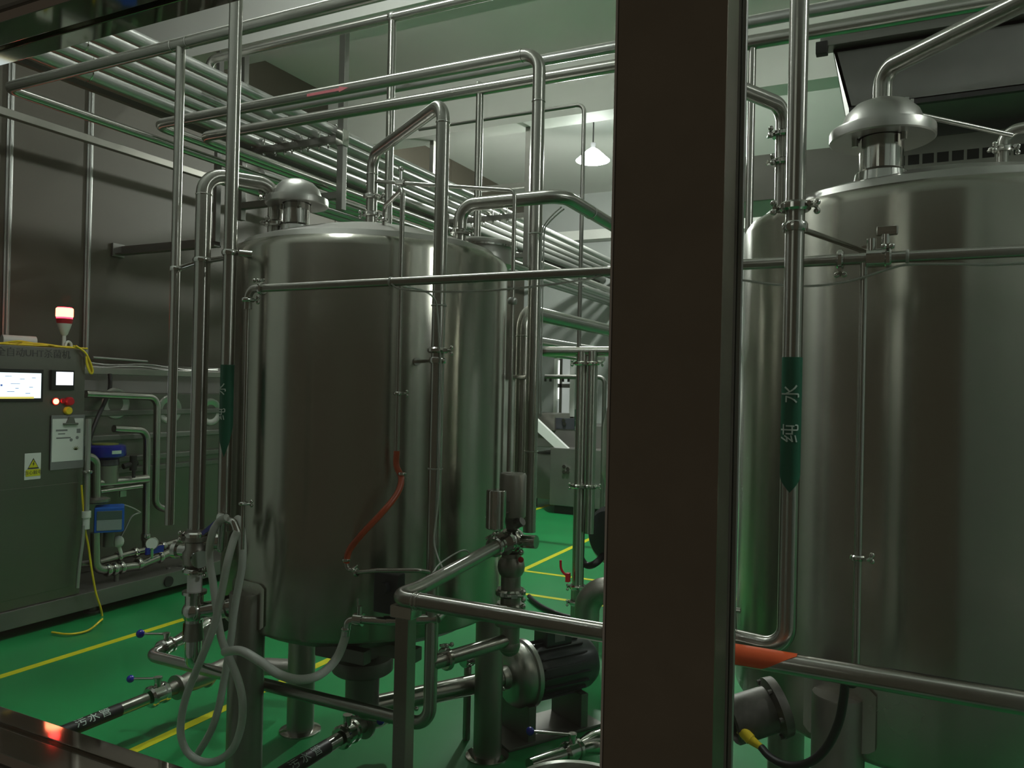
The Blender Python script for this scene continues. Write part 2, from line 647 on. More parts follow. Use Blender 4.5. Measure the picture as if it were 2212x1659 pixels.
# grey panels on the upper left wall with steel joint strips
bm = B()
PZ0 = 1.62
for y0, y1 in ((1.24, pt(18, 400, X=WLX + .03).y), (pt(18, 400, X=WLX + .03).y, pt(192, 400, X=WLX + .03).y), (pt(192, 400, X=WLX + .03).y, 6.4), (6.4, 8.7), (8.7, WBY - .02)):
    add_box(bm, (WLX, y0 + 0.004, PZ0), (WLX + 0.03, y1 - 0.004, CEIL), 0.003)
o = struct('wall_left.001', bm, M['wall'])
for i, px in enumerate((18, 192)):
    y = pt(px, 400, X=WLX + .03).y
    bm = B()
    add_box(bm, (WLX + 0.03, y - 0.022, PZ0 - .02), (WLX + 0.042, y + 0.022, CEIL), 0.004)
    add_cyl(bm, (WLX + .045, y, PZ0 - .02), (WLX + .045, y, CEIL), 0.012, 12)
    struct('trim_%d' % (4 + i), bm, M['rack'])


# painted lines on the floor
def floor_line(n, a, b, w=0.05):
    a, b = Vector((a[0], a[1], 0)), Vector((b[0], b[1], 0))
    d = (b - a).normalized()
    s = Vector((-d.y, d.x, 0)) * (w / 2)
    bm = B()
    add_prism(bm, [a - s, b - s, b + s, a + s], (0, 0, 0.0015))
    return struct('trim_%d' % n, bm, M['yellow'])


L1, L2 = -3.99, -2.74
floor_line(6, (L1, 1.25), (L1, 9.2))
floor_line(7, (L2, 1.25), (L2, 9.6))
q = pt(1160, 1237, Z=0)
floor_line(8, (L2 + .02, q.y), (L2 + 1.9, q.y + .03), 0.045)
q = pt(1143, 1285, Z=0)
floor_line(9, (L2 - .35, q.y), (L2 + 2.4, q.y + .02), 0.045)
q = pt(1180, 1075, Z=0)
floor_line(10, (q.x, q.y), pt(1268, 1056, Z=0)[:2], 0.05)
q = pt(1175, 1090, Z=0)
floor_line(11, q[:2], pt(1228, 1094, Z=0)[:2], 0.03)

# ---------------------------------------------------------------- the window wall (we look through it)
for n, z0_, z1_, zg in ((12, SILL - .03, SILL, (SILL - .03, SILL - .008)), (13, HEAD, HEAD + .03, (HEAD + .016, HEAD + .03))):
    bm = B()
    add_box(bm, (WX0, YA, z0_), (WX1, YB, z1_), 0.003)
    add_box(bm, (WX0, YB, zg[0]), (WX1, YC, zg[1]))
    add_box(bm, (WX0, YC, z0_), (WX1, YD, z1_), 0.003)
    struct('trim_%d' % n, bm, M['mirror'])
bm = B()
add_box(bm, (CX0, YA, SILL), (CX1, YB, HEAD), 0.003)
w = struct('trim_14', bm, M['clad'])                      # cladding on the post
bm = B()
add_box(bm, (CX0 - .003, YA - .001, SILL), (CX0, YA + .009, HEAD))
build('edge_glint', bm, M['white'], w)  # white strip stands in for room light catching the post's edge
bm = B()
add_box(bm, (CX0 + .003, YB, SILL), (CX1 - .006, YC, HEAD))
add_box(bm, (CX0, YC, SILL), (CX1, YD, HEAD), 0.003)
struct('trim_15', bm, M['rack'])
for n, (x0, x1) in ((1, (WX0, CX0 - 0.001)), (2, (CX1 + 0.001, WX1))):
    bm = B()
    add_box(bm, (x0, YB + .006, SILL - .006), (x1, YB + .012, HEAD + .012))
    w = struct('window_%d' % n, bm, M['glass'])
    bm = B()
    e = 0.006
    for xa in (x0, x1 - e):
        add_box(bm, (xa, YC + .001, SILL), (xa + e, YC + .012, HEAD), 0.001)
    build('glazing_bead', bm, M['rack'], w)

# far window in the back wall
bm = B()
t = 0.05
xs = [fw0.x, fw1.x]
for a, b in (((xs[0], fw0.z), (xs[0] + t, fw1.z)), ((xs[1] - t * 1.6, fw0.z), (xs[1], fw1.z)), ((xs[0], fw0.z), (xs[1], fw0.z + t)), ((xs[0], fw1.z - t), (xs[1], fw1.z))):
    add_box(bm, (a[0], WBY - 0.03, a[1]), (b[0], WBY + 0.05, b[1]), 0.004)
w = struct('window_3', bm, M['white'])
xa, xb = pt(1211, 800, Y=WBY).x, pt(1234, 800, Y=WBY).x
zz = [pt(1205, y, Y=WBY).z for y in (778, 833, 862, 905)]
box('pane', (xs[0] + t, WBY + .03, zz[2]), (xa, WBY + .04, zz[0]), M['day'], w)
box('pane', (xa, WBY + .03, zz[2]), (xb, WBY + .04, fw1.z - t), M['greyglow'], w)
box('pane', (xs[0] + t, WBY + .03, fw0.z + t), (xb, WBY + .04, zz[2]), M['greyglow'], w)
bm = B()
zt = pt(1205, 833, Y=WBY).z
add_box(bm, (xs[0] + t, WBY + .01, zt - .03), (xb, WBY + .03, zt + .03))
add_box(bm, (xa - .02, WBY + .01, fw0.z + t), (xa + .02, WBY + .03, fw1.z - t))
build('glazing_bar', bm, M['angle'], w)


# ================================================================ LAMPS
def lamp(x, y, z, watts, label):
    t = thing('pendant_lamp', (x, y, CEIL), label, 'lamp', None)
    cyl('cord', (x, y, z + 0.17), (x, y, CEIL), 0.007, M['dark'], t, 10)
    cyl('ceiling_rose', (x, y, CEIL - .03), (x, y, CEIL), 0.045, M['white'], t, 20)
    cyl('lamp_holder', (x, y, z + 0.115), (x, y, z + 0.18), 0.026, M['grey'], t, 18)
    bm = B()
    add_lathe(bm, (x, y, z), (0, 0, 1), [(0.028, 0.125), (0.06, 0.105), (0.165, 0.008), (0.175, 0.0), (0.172, -0.004), (0.16, 0.002), (0.055, 0.098), (0.026, 0.118), (0.028, 0.125)], 40)
    build('lamp_shade', bm, M['shade'], t)
    sph('bulb', (x, y, z + 0.03), 0.045, M['bulb'], t, 20, (1, 1, 1.2))
    ld = bpy.data.lights.new('bulb_light', 'POINT')
    ld.energy = watts
    ld.color = (0.97, 1.0, 0.955)
    ld.shadow_soft_size = 0.075
    lo = bpy.data.objects.new('bulb_light', ld)
    COL.objects.link(lo)
    lo.parent = t
    lo.location = Vector((x, y, z - 0.045)) - t.location
    return t


LL = ['glowing white cone lamp hanging near the far end, seen beside the steel post',
      'white cone lamp hanging at the right beyond the right tank',
      'white cone lamp hanging close to the window wall above the pipes',
      'white cone lamp hanging behind the dark extraction hood']
for (x, y, z, w), lb in zip(LAMPS, LL):
    lamp(x, y, z, w, lb)


for k, (x0_, lb_) in enumerate(((-4.9, 'leftmost added batten lamp hidden behind the first beam'), (-3.35, 'added batten lamp second from the left wall behind the first beam'), (-1.8, 'added batten lamp above and behind the left tank'), (-.25, 'added batten lamp above and behind the right tank')   )):
    t = thing('added_batten', (x0_ + .75, 4.62, CEIL), lb_, 'lamp', 'added batten lamps behind the beam')  # unseen battens, added to draw bright lines along the pipes
    box('housing', (x0_, 4.59, CEIL - .035), (x0_ + 1.5, 4.65, CEIL), M['white'], t, .004)
    cyl('tube', (x0_ + .02, 4.62, CEIL - .052), (x0_ + 1.48, 4.62, CEIL - .052), .016, M['batten'], t, 16)


# ================================================================ TANKS
TR, TZ0, TZ1 = 0.519, 0.677, 1.965
T1 = Vector((-1.81, 2.42, 0))
T2 = Vector((0.10, 2.42, 0))


def dome_z(c, p):
    r = min((Vector((p[0], p[1], 0)) - c).length / TR, 1.0)
    return TZ1 + 0.018 + 0.125 * (1 - r ** 1.6)


def tank(c, label, cap_at, cap_r, leg_angles, group=None):
    t = thing('process_tank', (c.x, c.y, 0), label, 'tank', None)
    ax = (0, 0, 1)
    bm = B()
    add_lathe(bm, c, ax, [(TR - .03, TZ0 + .004), (TR - .008, TZ0 + .002), (TR, TZ0 + .014), (TR, TZ0 + .3), (TR, TZ0 + .7), (TR, TZ1 - .02), (TR - .004, TZ1 - .004), (TR - .014, TZ1 + .010), (TR - .03, TZ1 + .016), (TR - .05, TZ1 + .016)], 96)
    build('shell', bm, M['tank'], t, sharp=60)
    bm = B()
    prof = [(TR - .04, TZ1 + .0155)] + [(TR * k, TZ1 + 0.018 + 0.125 * (1 - k ** 1.6)) for k in (.9, .8, .65, .5, .35, .2, .1)] + [(0, TZ1 + .143)]
    add_lathe(bm, c, ax, prof, 72)
    build('domed_top', bm, M['dome'], t)
    bm = B()
    add_lathe(bm, c, ax, [(TR - .02, TZ0 + .006), (TR * .8, TZ0 - .045), (TR * .45, TZ0 - .10), (.09, TZ0 - .14), (.05, TZ0 - .16), (0, TZ0 - .16)], 64)
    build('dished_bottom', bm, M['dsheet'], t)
    for a in leg_angles:
        a = math.radians(a)
        d = Vector((math.cos(a), math.sin(a), 0))
        p = c + d * (TR - .002)
        bm = B()
        add_lathe(bm, (p.x, p.y, 0.012), ax, [(0, 0), (.0575, 0), (.0575, .796), (.056, .800), (0, .800)], 40)
        lg = build('leg', bm, M['sheet'], t)
        bm = B()
        add_lathe(bm, (p.x, p.y, 0), ax, [(0, 0), (.088, 0), (.088, .006), (.07, .012), (0, .012)], 32)
        build('foot_plate', bm, M['fitting'], lg)
        # reinforcing plate between the leg and the shell
        bm = B()
        rows = []
        for k in range(13):
            b_ = a + (k - 6) / 6 * .165
            e_ = .015 if k in (0, 12) else .004 if k in (1, 11) else 0
            u_ = Vector((math.cos(b_), math.sin(b_), 0))
            rows.append([bm.verts.new(c + u_ * rr_ + Vector((0, 0, z_))) for rr_, z_ in ((TR - .002, TZ0 + .02 + e_), (TR + .005, TZ0 + .02 + e_), (TR + .005, .848 - e_), (TR - .002, .848 - e_))])
        for r0_, r1_ in zip(rows, rows[1:]):
            for i in range(4):
                bm.faces.new((r0_[i], r0_[(i + 1) % 4], r1_[(i + 1) % 4], r1_[i]))
        bm.faces.new(rows[0])
        bm.faces.new(list(reversed(rows[-1])))
        build('leg_pad', bm, M['tank'], lg)
    # breather cap
    cx, cy = cap_at
    zb = dome_z(c, cap_at)
    k = cap_r / 0.11
    bm = B()
    add_lathe(bm, (cx, cy, zb - .02), ax, [(0, 0), (.058 * k, .0), (.055 * k, .022), (.046 * k, .03), (.046 * k, .13 * k), (0, .13 * k)], 40)
    cap = build('breather_cap', bm, M['fitting'], t)
    z1 = zb + .075 * k
    bm = B()
    add_lathe(bm, (cx, cy, z1), ax, [(.05 * k, .008), (cap_r * .97, 0), (cap_r, .003), (cap_r, .022 * k), (cap_r * .99, .026 * k), (cap_r * .80, .030 * k), (cap_r * .785, .038 * k), (cap_r * .70, .062 * k), (cap_r * .52, .082 * k), (cap_r * .25, .094 * k), (0, .097 * k)], 56)
    build('cap_lid', bm, M['dome'], cap)
    for a in (200, 320, 80):
        a = math.radians(a)
        x, y = cx + math.cos(a) * .058 * k, cy + math.sin(a) * .058 * k
        cyl('cap_spacer', (x, y, z1 - .012), (x, y, z1 + .012), .007 * k, M['fitting'], cap, 12)
    # outlet under the bottom
    bm = B()
    add_lathe(bm, c, ax, [(0, TZ0 - .15), (.062, TZ0 - .15), (.062, TZ0 - .21), (.11, TZ0 - .215), (.115, TZ0 - .225), (.115, TZ0 - .262), (.105, TZ0 - .27), (.064, TZ0 - .275), (.064, TZ0 - .40), (0, TZ0 - .40)], 36)
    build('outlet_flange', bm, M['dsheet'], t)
    return t, cap


tank1, cap1 = tank(T1, 'brushed steel tank left of the post, with an orange hose down its front', (-1.905, 2.105), 0.108, (-100, 49, 157))
tank2, cap2 = tank(T2, 'brushed steel tank right of the post, behind the upright pipe with a green label', (-0.046, 2.075), 0.118, (-114, 38, 143))


def lug(parent, p, along, tilt=0):
    """Ring shaped lifting lug standing on the rim."""
    p = Vector(p)
    d = Vector(along).normalized()
    n = Vector((-d.y, d.x, 0))
    bm = B()
    cen = p + Vector((0, 0, .038))
    pts = []
    R0, R1 = .040, .021
    prof = []
    for i in range(29):
        a = -0.75 + (PI + 1.5) * i / 28
        prof.append((math.cos(a), math.sin(a)))
    for k in (-.005, .005):
        pts.append([[bm.verts.new(cen + d * (R * c_) + Vector((0, 0, R * s_)) + n * k) for c_, s_ in prof] for R in (R0, R1)])
    for i in range(28):
        (o0, i0), (o1, i1) = pts
        bm.faces.new((o0[i], o0[i + 1], i0[i + 1], i0[i]))
        bm.faces.new((o1[i], o1[i + 1], i1[i + 1], i1[i]))
        bm.faces.new((o0[i], o0[i + 1], o1[i + 1], o1[i]))
        bm.faces.new((i0[i], i0[i + 1], i1[i + 1], i1[i]))
    for i in (0, 28):
        bm.faces.new((pts[0][0][i], pts[0][1][i], pts[1][1][i], pts[1][0][i]))
    add_box(bm, (-.042, -.006, -.01), (.042, .006, .022), 0, Matrix.Translation(p) @ Matrix((d, n, Vector((0, 0, 1)))).transposed().to_4x4())
    return build('lifting_lug', bm, M['dome'], parent)


ql = pt(517, 507, X=-2.20)
lug(tank1, (T1.x - .43, T1.y - .13, TZ1 + .015), _r0)
lug(tank1, (T1.x + .37, T1.y + .20, TZ1 + .022), _r0)
# manway collar at the back of tank 1
mw = Vector((-1.48, 2.66))
zb = dome_z(T1, mw)
bm = B()
add_lathe(bm, (mw.x, mw.y, zb - .05), (0, 0, 1), [(0, 0), (.135, 0), (.135, .062), (.147, .066), (.15, .075), (.147, .084), (.13, .09), (.09, .099), (0, .107)], 56)
mwo = build('manway', bm, M['dome'], tank1)
bm = B()
add_lathe(bm, (mw.x, mw.y, zb + .012), (0, 0, 1), [(.136, 0), (.152, 0), (.152, .007), (.136, .007), (.136, 0)], 48)
build('manway_ring', bm, M['fitting'], mwo)
# bolted box bracket beside the manway
box('hinge_block', (-1.475, 2.36, dome_z(T1, (-1.46, 2.37)) - .01), (-1.445, 2.38, dome_z(T1, (-1.46, 2.37)) + .075), M['fitting'], tank1, .003)

# dark sample box and glands low on the front of tank 1
p = pt(845, 1278, Y=1.935)
bm = B()
add_box(bm, (p.x - .045, 1.905, p.z - .06), (p.x + .045, 1.945, p.z + .06), .006)
add_cyl(bm, (p.x, 1.905, p.z + .02), (p.x, 1.885, p.z + .02), .018, 14)
build('gland_box', bm, M['motor'], tank1)
p = pt(1095, 1090, X=-1.28)
# bottom rim plates and drain fittings under tank 1
bm = B()
for a in (-62, -40):
    a = math.radians(a)
    q = T1 + Vector((math.cos(a), math.sin(a), 0)) * .43
    add_box(bm, (q.x - .10, q.y - .02, TZ0 - .075), (q.x + .10, q.y + .02, TZ0 - .03), .004)
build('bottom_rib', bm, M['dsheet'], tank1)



# ================================================================ OVERHEAD PIPE RACK ALONG THE LEFT WALL
RX = [-3.30, -3.46, -3.605, -3.75, -3.95]
RR = [0.034, 0.042, 0.034, 0.036, 0.050]
UB = 3.10      # top of the upper cross bars
RL = ['nearest the posts', 'second from the posts', 'middle of the five', 'second from the wall', 'thickest, nearest the wall']
for i, (x, r, l) in enumerate(zip(RX, RR, RL)):
    bm = B()
    z = UB + r
    add_tube(bm, [(x, 1.23, z), (x, 10.9, z)], r, 20)
    o = tag(build('rack_pipe', bm, M['rack'], None), 'long steel pipe on the upper rack bars, ' + l, 'pipe', 'pipes on the upper tier of the rack')
    for y in (2.2, 4.6, 7.4):
        ring('weld_ring', (x, y + i * .13, z), (0, 1, 0), r, .0012, .008, M['fitting'], o)
LB = 2.735     # top of the lower cross bars
LX = [-3.50, -3.60, -3.72, -3.83]
LR = [0.030, 0.036, 0.028, 0.032]
LLB = ['third from the posts', 'thick one in the middle', 'thin one towards the wall', 'outermost towards the wall']
for i, (x, r, l) in enumerate(zip(LX, LR, LLB)):
    z = LB + r
    bm = B()
    add_tube(bm, [(x, 3.55, z), (x, 10.9, z)], r, 18)
    tag(build('rack_pipe', bm, M['rack'], None), 'steel pipe on the lower rack bars, ' + l, 'pipe', 'pipes on the lower tier of the rack')
# hanging posts with cross bars
HP = ['nearest hanging rack frame with cross bars, behind the mushroom capped tank', 'far dark hanging rack frame left of the glowing lamp']
for i, (y, top, xn) in enumerate(((3.97, 3.78, -3.225), (6.40, 3.88, -3.06))):
    t = thing('rack_hanger', (xn, y, LB), HP[i], 'hanger')
    box('post', (xn - .025, y - .022, LB - .12), (xn + .023, y + .022, top), M['angle'], t, .003)
    box('post', (-4.115, y - .022, LB - .12), (-4.070, y + .022, top), M['angle'], t, .003)
    for zb_ in (UB, LB) if i == 0 else (UB, LB, 3.38):
        box('cross_bar', (-4.07, y - .022, zb_ - .045), (xn - .02, y + .022, zb_), M['angle'], t, .003)
    if i == 0:
        box('end_plate', (xn - .033, y - .03, UB - .075), (xn + .029, y + .03, UB + .03), M['fitting'], t, .004)
    for x, r in zip(RX, RR):
        bm = B()
        pts = [(x + (r + .006) * math.cos(a), y, UB + r + (r + .006) * math.sin(a)) for a in [PI * k / 12 for k in range(13)]]
        add_tube(bm, [(x + r + .006, y, UB - .075)] + pts + [(x - r - .006, y, UB - .075)], .005, 8)
        for s_ in (-1, 1):
            add_cyl(bm, (x + s_ * (r + .006), y, UB - .058), (x + s_ * (r + .006), y, UB - .045), .011, 6)
        build('u_bolt', bm, M['fitting'], t)
# steel angle tray that edges the rack on the wall side
bm = B()
add_prism(bm, [(-4.03, 1.23, UB - .0), (-4.03, 1.23, UB + .04), (-4.036, 1.23, UB + .04), (-4.036, 1.23, UB - .0), (-4.068, 1.23, UB - .0), (-4.068, 1.23, UB + .006), (-4.036, 1.23, UB + .006)][0:4], (0, 10, 0))
add_box(bm, (-4.068, 1.23, UB), (-4.034, 11.23, UB + .006))
tag(build('cable_tray', bm, M['dsheet'], None), 'long dark angle tray along the wall side of the upper pipes', 'tray')
# cable duct and thin rail on the left wall
q = pt(0, 232, X=-4.9)
bm = B()
add_box(bm, (-4.93, 1.23, q.z - .045), (-4.88, 10.9, q.z + .005), .006)
add_box(bm, (-5.27, 5.2, q.z - .035), (-4.92, 5.23, q.z - .01))
add_box(bm, (-5.27, 7.4, q.z - .035), (-4.92, 7.43, q.z - .01))
add_box(bm, (-5.27, 9.4, q.z - .035), (-4.92, 9.43, q.z - .01))
tag(build('wall_duct', bm, M['sheet'], None), 'square steel duct running along the grey wall panels beneath the rack', 'duct')

# ================================================================ THE LONG RUNS OVERHEAD
ST = M['steel']
# header with a tee and a branch down
Y = 2.0
a = pt(12, 183, Y=Y)
zh = 2.735
o = pipe('header pipe from the upper left corner rising to the top, with a branch teeing down', [(a.x, 8.8, zh), (a.x, Y, zh), (1.9, Y, zh)], .0216, rf=.05)
b = pt(391, 85, Y=Y)
bb = pt(377, 1135, Y=Y)
br = pipe(None, [(b.x, Y, zh), (b.x, Y, bb.z)], .0165, name='branch', parent=o)
weld(o, (b.x - .04, Y, zh), (1, 0, 0), .0216)
weld(o, (b.x + .04, Y, zh), (1, 0, 0), .0216)
BRX = b.x
# clip bar that ties the three uprights
c1 = pt(385, 580, Y=2.0)
ring('pipe_clip', (b.x, Y, c1.z), (0, 0, 1), .0165, .006, .016, M['fitting'], br)

# tall upright with the green label, tank 1
X2, Y2 = -1.94, 1.84
o2 = pipe('tall thick upright pipe with a green label left of the left tank', [(X2, Y2, 3.77), (X2, Y2, pt(457, 1120, Y=Y2).z)], .0208)
zc = pt(487, 547, Y=Y2).z
q = T1 + (Vector((X2, Y2, 0)) - T1).normalized() * TR
c = ring('pipe_clip', (X2, Y2, zc), (0, 0, 1), .0208, .006, .017, M['fitting'], o2)
bm = B()
tq = pt(541, 556, Y=1.955)
add_cyl(bm, (X2 + .02, Y2, zc), (tq.x, tq.y + .02, tq.z), .0075, 10)
add_cyl(bm, (X2 + .03, Y2 + .01, zc), (X2 + .06, Y2 + .035, zc - .002), .010, 10)
add_cyl(bm, (tq.x - .01, tq.y + .008, tq.z), (tq.x, tq.y + .025, tq.z), .016, 12)
build('stand_off', bm, M['fitting'], c)
fr2 = Vector((0.55, -0.83, 0))
z0, z1 = pt(468, 985, Y=Y2).z, pt(473, 788, Y=Y2).z
half = 1.25
ol = [(-1, z0 + .10, z1), (-.8, z0 + .085, z1), (-.5, z0 + .05, z1), (-.2, z0 + .02, z1), (0, z0, z1), (.2, z0 + .02, z1), (.5, z0 + .05, z1), (.8, z0 + .085, z1), (1, z0 + .10, z1)]
lb = wrap_band('label', (X2, Y2, 0), (0, 0, 1), fr2, .0208, 1.6, ol, M['glabel'], o2)
lfr = Vector((-.62, -.78, 0))
for ch, py in (('纯', 893), ('水', 840)):
    wrap_letters('lettering', ch, .040, (X2, Y2, pt(465, py, Y=Y2).z), (0, 0, 1), Vector((-.05, -1, 0)), .0214, M['gtext'], lb)

# inverted U from the stack into tank 1
X3, Y3 = -2.12, 1.89
z3 = pt(450, 375, Y=Y3).z
i3 = (-2.0, 2.10)
o3 = pipe('thick inverted U pipe that bends over into the left side of the left tank', [(X3, Y3, pt(415, 1150, Y=Y3).z), (X3, Y3, z3), (i3[0], i3[1], z3), (i3[0], i3[1], dome_z(T1, i3) - .01)], .0262, rf=.062)
clamp(o3, (i3[0], i3[1], dome_z(T1, i3) + .03), (0, 0, 1), .0262, (-.3, -1, 0))
clamp(o3, (i3[0], i3[1], pt(575, 428, Y=2.1).z), (0, 0, 1), .0262, (-1, -.35, 0))
weld(o3, (X3, Y3, z3 - .07), (0, 0, 1), .0262)
ring('pipe_clip', (X3, Y3, c1.z), (0, 0, 1), .0262, .006, .016, M['fitting'], o3)
bm = B()
add_cyl(bm, (BRX + .02, Y, c1.z), (X3 - .02, Y3 + .005, c1.z - .003), .009, 12)
add_cyl(bm, (X3 + .02, Y3, c1.z - .003), (X2 - .03, Y2 + .01, c1.z - .006), .009, 12)
tag(build('clip_bar', bm, M['fitting'], None), 'short polished bar clipping the uprights together left of the tank', 'bar')

# front inverted pipe of tank 1, low run and elbow
Y4 = 2.0
t4 = pt(958, 222, Y=Y4)
X4 = t4.x
zl4 = .477
i4 = (-1.785, 2.375)
le = pt(322, 1408, Y=Y4)
be = pt(420, 1366, Z=.477)
o4 = pipe('long pipe rising from the low run and slanting back into the left tank top',
          [(i4[0], i4[1], dome_z(T1, i4) - .01), (i4[0], i4[1], 2.365), (X4, Y4, t4.z), (X4, Y4, zl4), (le.x, Y4, zl4), (be.x, be.y, zl4)], .0206, rf=.058)
clamp(o4, (i4[0], i4[1], dome_z(T1, i4) + .035), (0, 0, 1), .0206, (-1, .2, 0))
clamp(o4, (i4[0], i4[1], pt(795, 425, Y=2.37).z), (0, 0, 1), .0206, (1, -.2, 0))
weld(o4, (i4[0], i4[1], 2.29), (0, 0, 1), .0206)
weld(o4, (X4, Y4, t4.z - .06), (0, 0, 1), .0206)
zc = pt(952, 757, Y=Y4).z
clamp(o4, (X4, Y4, zc), (0, 0, 1), .0206, (1, -.5, 0))
q = T1 + (Vector((X4, Y4, 0)) - T1).normalized() * (TR - .004)
bracket(o4, (X4, Y4, zc - .03), (0, 0, 1), .0206, (q.x, q.y, zc - .03))

# long run with a drop at its right end
Y5 = 2.70
e5 = pt(1166, 106, Y=Y5)
l5 = pt(334, 268, Y=Y5)
z5 = 2.788
bz = pt(1150, 1150, Y=Y5).z
o5 = pipe('long overhead pipe with a small pink arrow, dropping beside the left tank',
          [(l5.x, 10.8, z5), (l5.x, Y5, z5), (e5.x, Y5, z5), (e5.x, Y5, bz)], .0247, rf=.07)
weld(o5, (e5.x - .075, Y5, z5), (1, 0, 0), .0247)
weld(o5, (e5.x, Y5, z5 - .19), (0, 0, 1), .0247)
p0, p1 = pt(663, 212, Y=Y5 - .024), pt(752, 193, Y=Y5 - .024)
bm = B()
q = Vector((0, -.0253, -.004))
z = z5 - .008
add_prism(bm, [(p0.x, Y5 - .0252, z - .006), (p1.x - .05, Y5 - .0252, z - .006), (p1.x - .05, Y5 - .0252, z - .0125), (p1.x, Y5 - .0252, z), (p1.x - .05, Y5 - .0252, z + .0125), (p1.x - .05, Y5 - .0252, z + .006), (p0.x, Y5 - .0252, z + .006)], (0, .003, 0))
build('flow_arrow', bm, M['pink'], o5)
# parallel run behind, that passes the post and goes on to the right
Y7 = 2.94
l7 = pt(434, 293, Y=Y7)
z7 = 2.79
o7 = pipe('second long overhead pipe, running on behind the post to the right', [(l7.x, 10.8, z7), (l7.x, Y7, z7), (3.6, Y7, z7)], .026, rf=.07)
q = pt(1037, 200, Y=Y7)
pipe(None, [(q.x, Y7, z7), (q.x, Y7, 1.2)], .0165, name='branch', parent=o7)
q = pt(1626, 90, Y=Y7)
pipe(None, [(q.x, Y7, z7), (q.x, Y7, 1.6)], .0135, name='branch', parent=o7)
ya = 3.23
bm_x = pt(820, 186, Y=ya).x
z = 3.0
pipe('dull overhead pipe partly hidden behind the pink arrow run', [(-3.1, ya, z), (3.6, ya, z)], .024, m=M['rack'])
q = pt(1035, 172, Y=3.05)
o = pipe('thin overhead pipe squeezed between two thick runs', [(-2.9, 3.06, 2.862), (3.6, 3.06, 2.862)], .010)
clamp(o, (q.x, 3.06, 2.862), (1, 0, 0), .010, (0, -1, 0))
# top run with tee and drop behind tank 1
Y8 = 3.1
p8 = pt(848, 30, Y=Y8)
l8 = pt(432, 130, Y=Y8)
z8 = 3.285
o8 = pipe('topmost overhead pipe with a bright tee and a branch dropping behind the left tank', [(RX[1], Y8, UB + .07), (RX[1], Y8, z8), (3.6, Y8, z8)], .0235, rf=.05)
pipe(None, [(p8.x, Y8, z8), (p8.x, Y8, 1.1)], .0195, name='branch', parent=o8)
sph('tee', (p8.x, Y8, z8), .029, M['fitting'], o8, 16)

# pipe out of the right of tank 1's top, turning back into the hall
i6 = (-1.446, 2.456)
z6 = 2.163
c6 = pt(1215, 425, Y=i6[1])
o6 = pipe('bent pipe leaving the left tank top beside the manway and turning into the hall',
          [(i6[0], i6[1], dome_z(T1, i6) - .01), (i6[0], i6[1], z6), (c6.x, i6[1], z6), (c6.x, 9.6, z6)], .0246, rf=.062)
clamp(o6, (i6[0], i6[1], dome_z(T1, i6) + .028), (0, 0, 1), .0246, (.9, -.45, 0))
q = pt(1275, 470, X=c6.x)
ring('cable_tie', (c6.x, q.y, z6), (0, 1, 0), .0246, .002, .006, M['tube'], o6)
for k in (-1, 1):
    pass
# slim riser with a small clamp, feeding the orange hose
i9 = pt(830, 478, Y=2.17)
p9 = pt(870, 408, Y=1.985)
zo = pt(867, 985, Y=1.985).z
zi = pt(838, 445, Y=2.17).z
zi = max(zi, dome_z(T1, i9[:2]) + .03)
o9 = pipe('slim pipe looping out of the tank top and down the front of the left tank', [(i9.x, i9.y, dome_z(T1, i9[:2]) - .01), (i9.x, i9.y, zi), (p9.x, p9.y, p9.z), (p9.x, p9.y, zo)], .0078, rf=.022)
clamp(o9, (i9.x, i9.y, dome_z(T1, i9[:2]) + .018), (0, 0, 1), .0085, (-1, 0, 0))
clamp(o9, (p9.x, p9.y, pt(871, 850, Y=p9.y).z), (0, 0, 1), .0085, (1, -.3, 0))
hp = smooth([(p9.x, p9.y, zo + .015), (p9.x, p9.y, zo - .03)] + [tuple(pt(x, y, Y=yy)) for x, y, yy in ((867, 1035, 1.98), (857, 1068, 1.95), (825, 1108, 1.90), (785, 1150, 1.875), (755, 1188, 1.87), (748, 1215, 1.87))], 8)
bm = B()
add_tube(bm, hp, .0098, 16)
oh = tag(build('orange_hose', bm, M['ohose'], None), 'translucent orange hose slanting down the front of the left tank', 'hose')
ring('hose_clip', pt(869, 1023, Y=1.982), (0, 0, 1), .0098, .003, .008, M['fitting'], oh)
ring('hose_clip', pt(748, 1209, Y=1.87), (0, 0, 1), .0098, .003, .008, M['fitting'], oh)
pp = [tuple(pt(x, y, Y=yy)) for x, y, yy in ((748, 1212, 1.87), (750, 1228, 1.87), (770, 1236, 1.87), (815, 1232, 1.86), (905, 1232, 1.86), (925, 1236, 1.90), (925, 1236, 1.95))]
o = pipe('short stub pipe under the orange hose with a small elbow', pp, .0068, rf=.012)
clamp(o, pp[2], (1, 0, .1), .007, (0, -.3, 1))

# thin branch with a needle valve behind the tank tops, down to the pneumatic valve
VX, VY, VZ = -1.14, 2.32, .992
a = (i4[0] + .02, i4[1], 2.262)
b = pt(1112, 412, Y=VY)
o = pipe('thin branch from the central inlet across to the pneumatic valve', [a, (b.x, VY, b.z), (b.x, VY, 1.22)], .0072, rf=.025)
n_ = (Vector(b) - Vector(a)).normalized()
nv = pt(838, 380, Y=2.32)
tv = Vector(a) + n_ * .12
bm = B()
add_cyl(bm, tv - n_ * .02, tv + n_ * .02, .0125, 12)
add_cyl(bm, tv, tv + Vector((0, 0, .045)), .0065, 10)
add_sphere(bm, tv + Vector((0, 0, .05)), .011, 10)
add_cyl(bm, tv, tv - Vector((0, 0, .03)), .009, 10)
build('needle_valve', bm, M['fitting'], o)
ring('union_nut', (b.x, VY, pt(1110, 650, Y=VY).z), (0, 0, 1), .0075, .0085, .022, M['rack'], o)

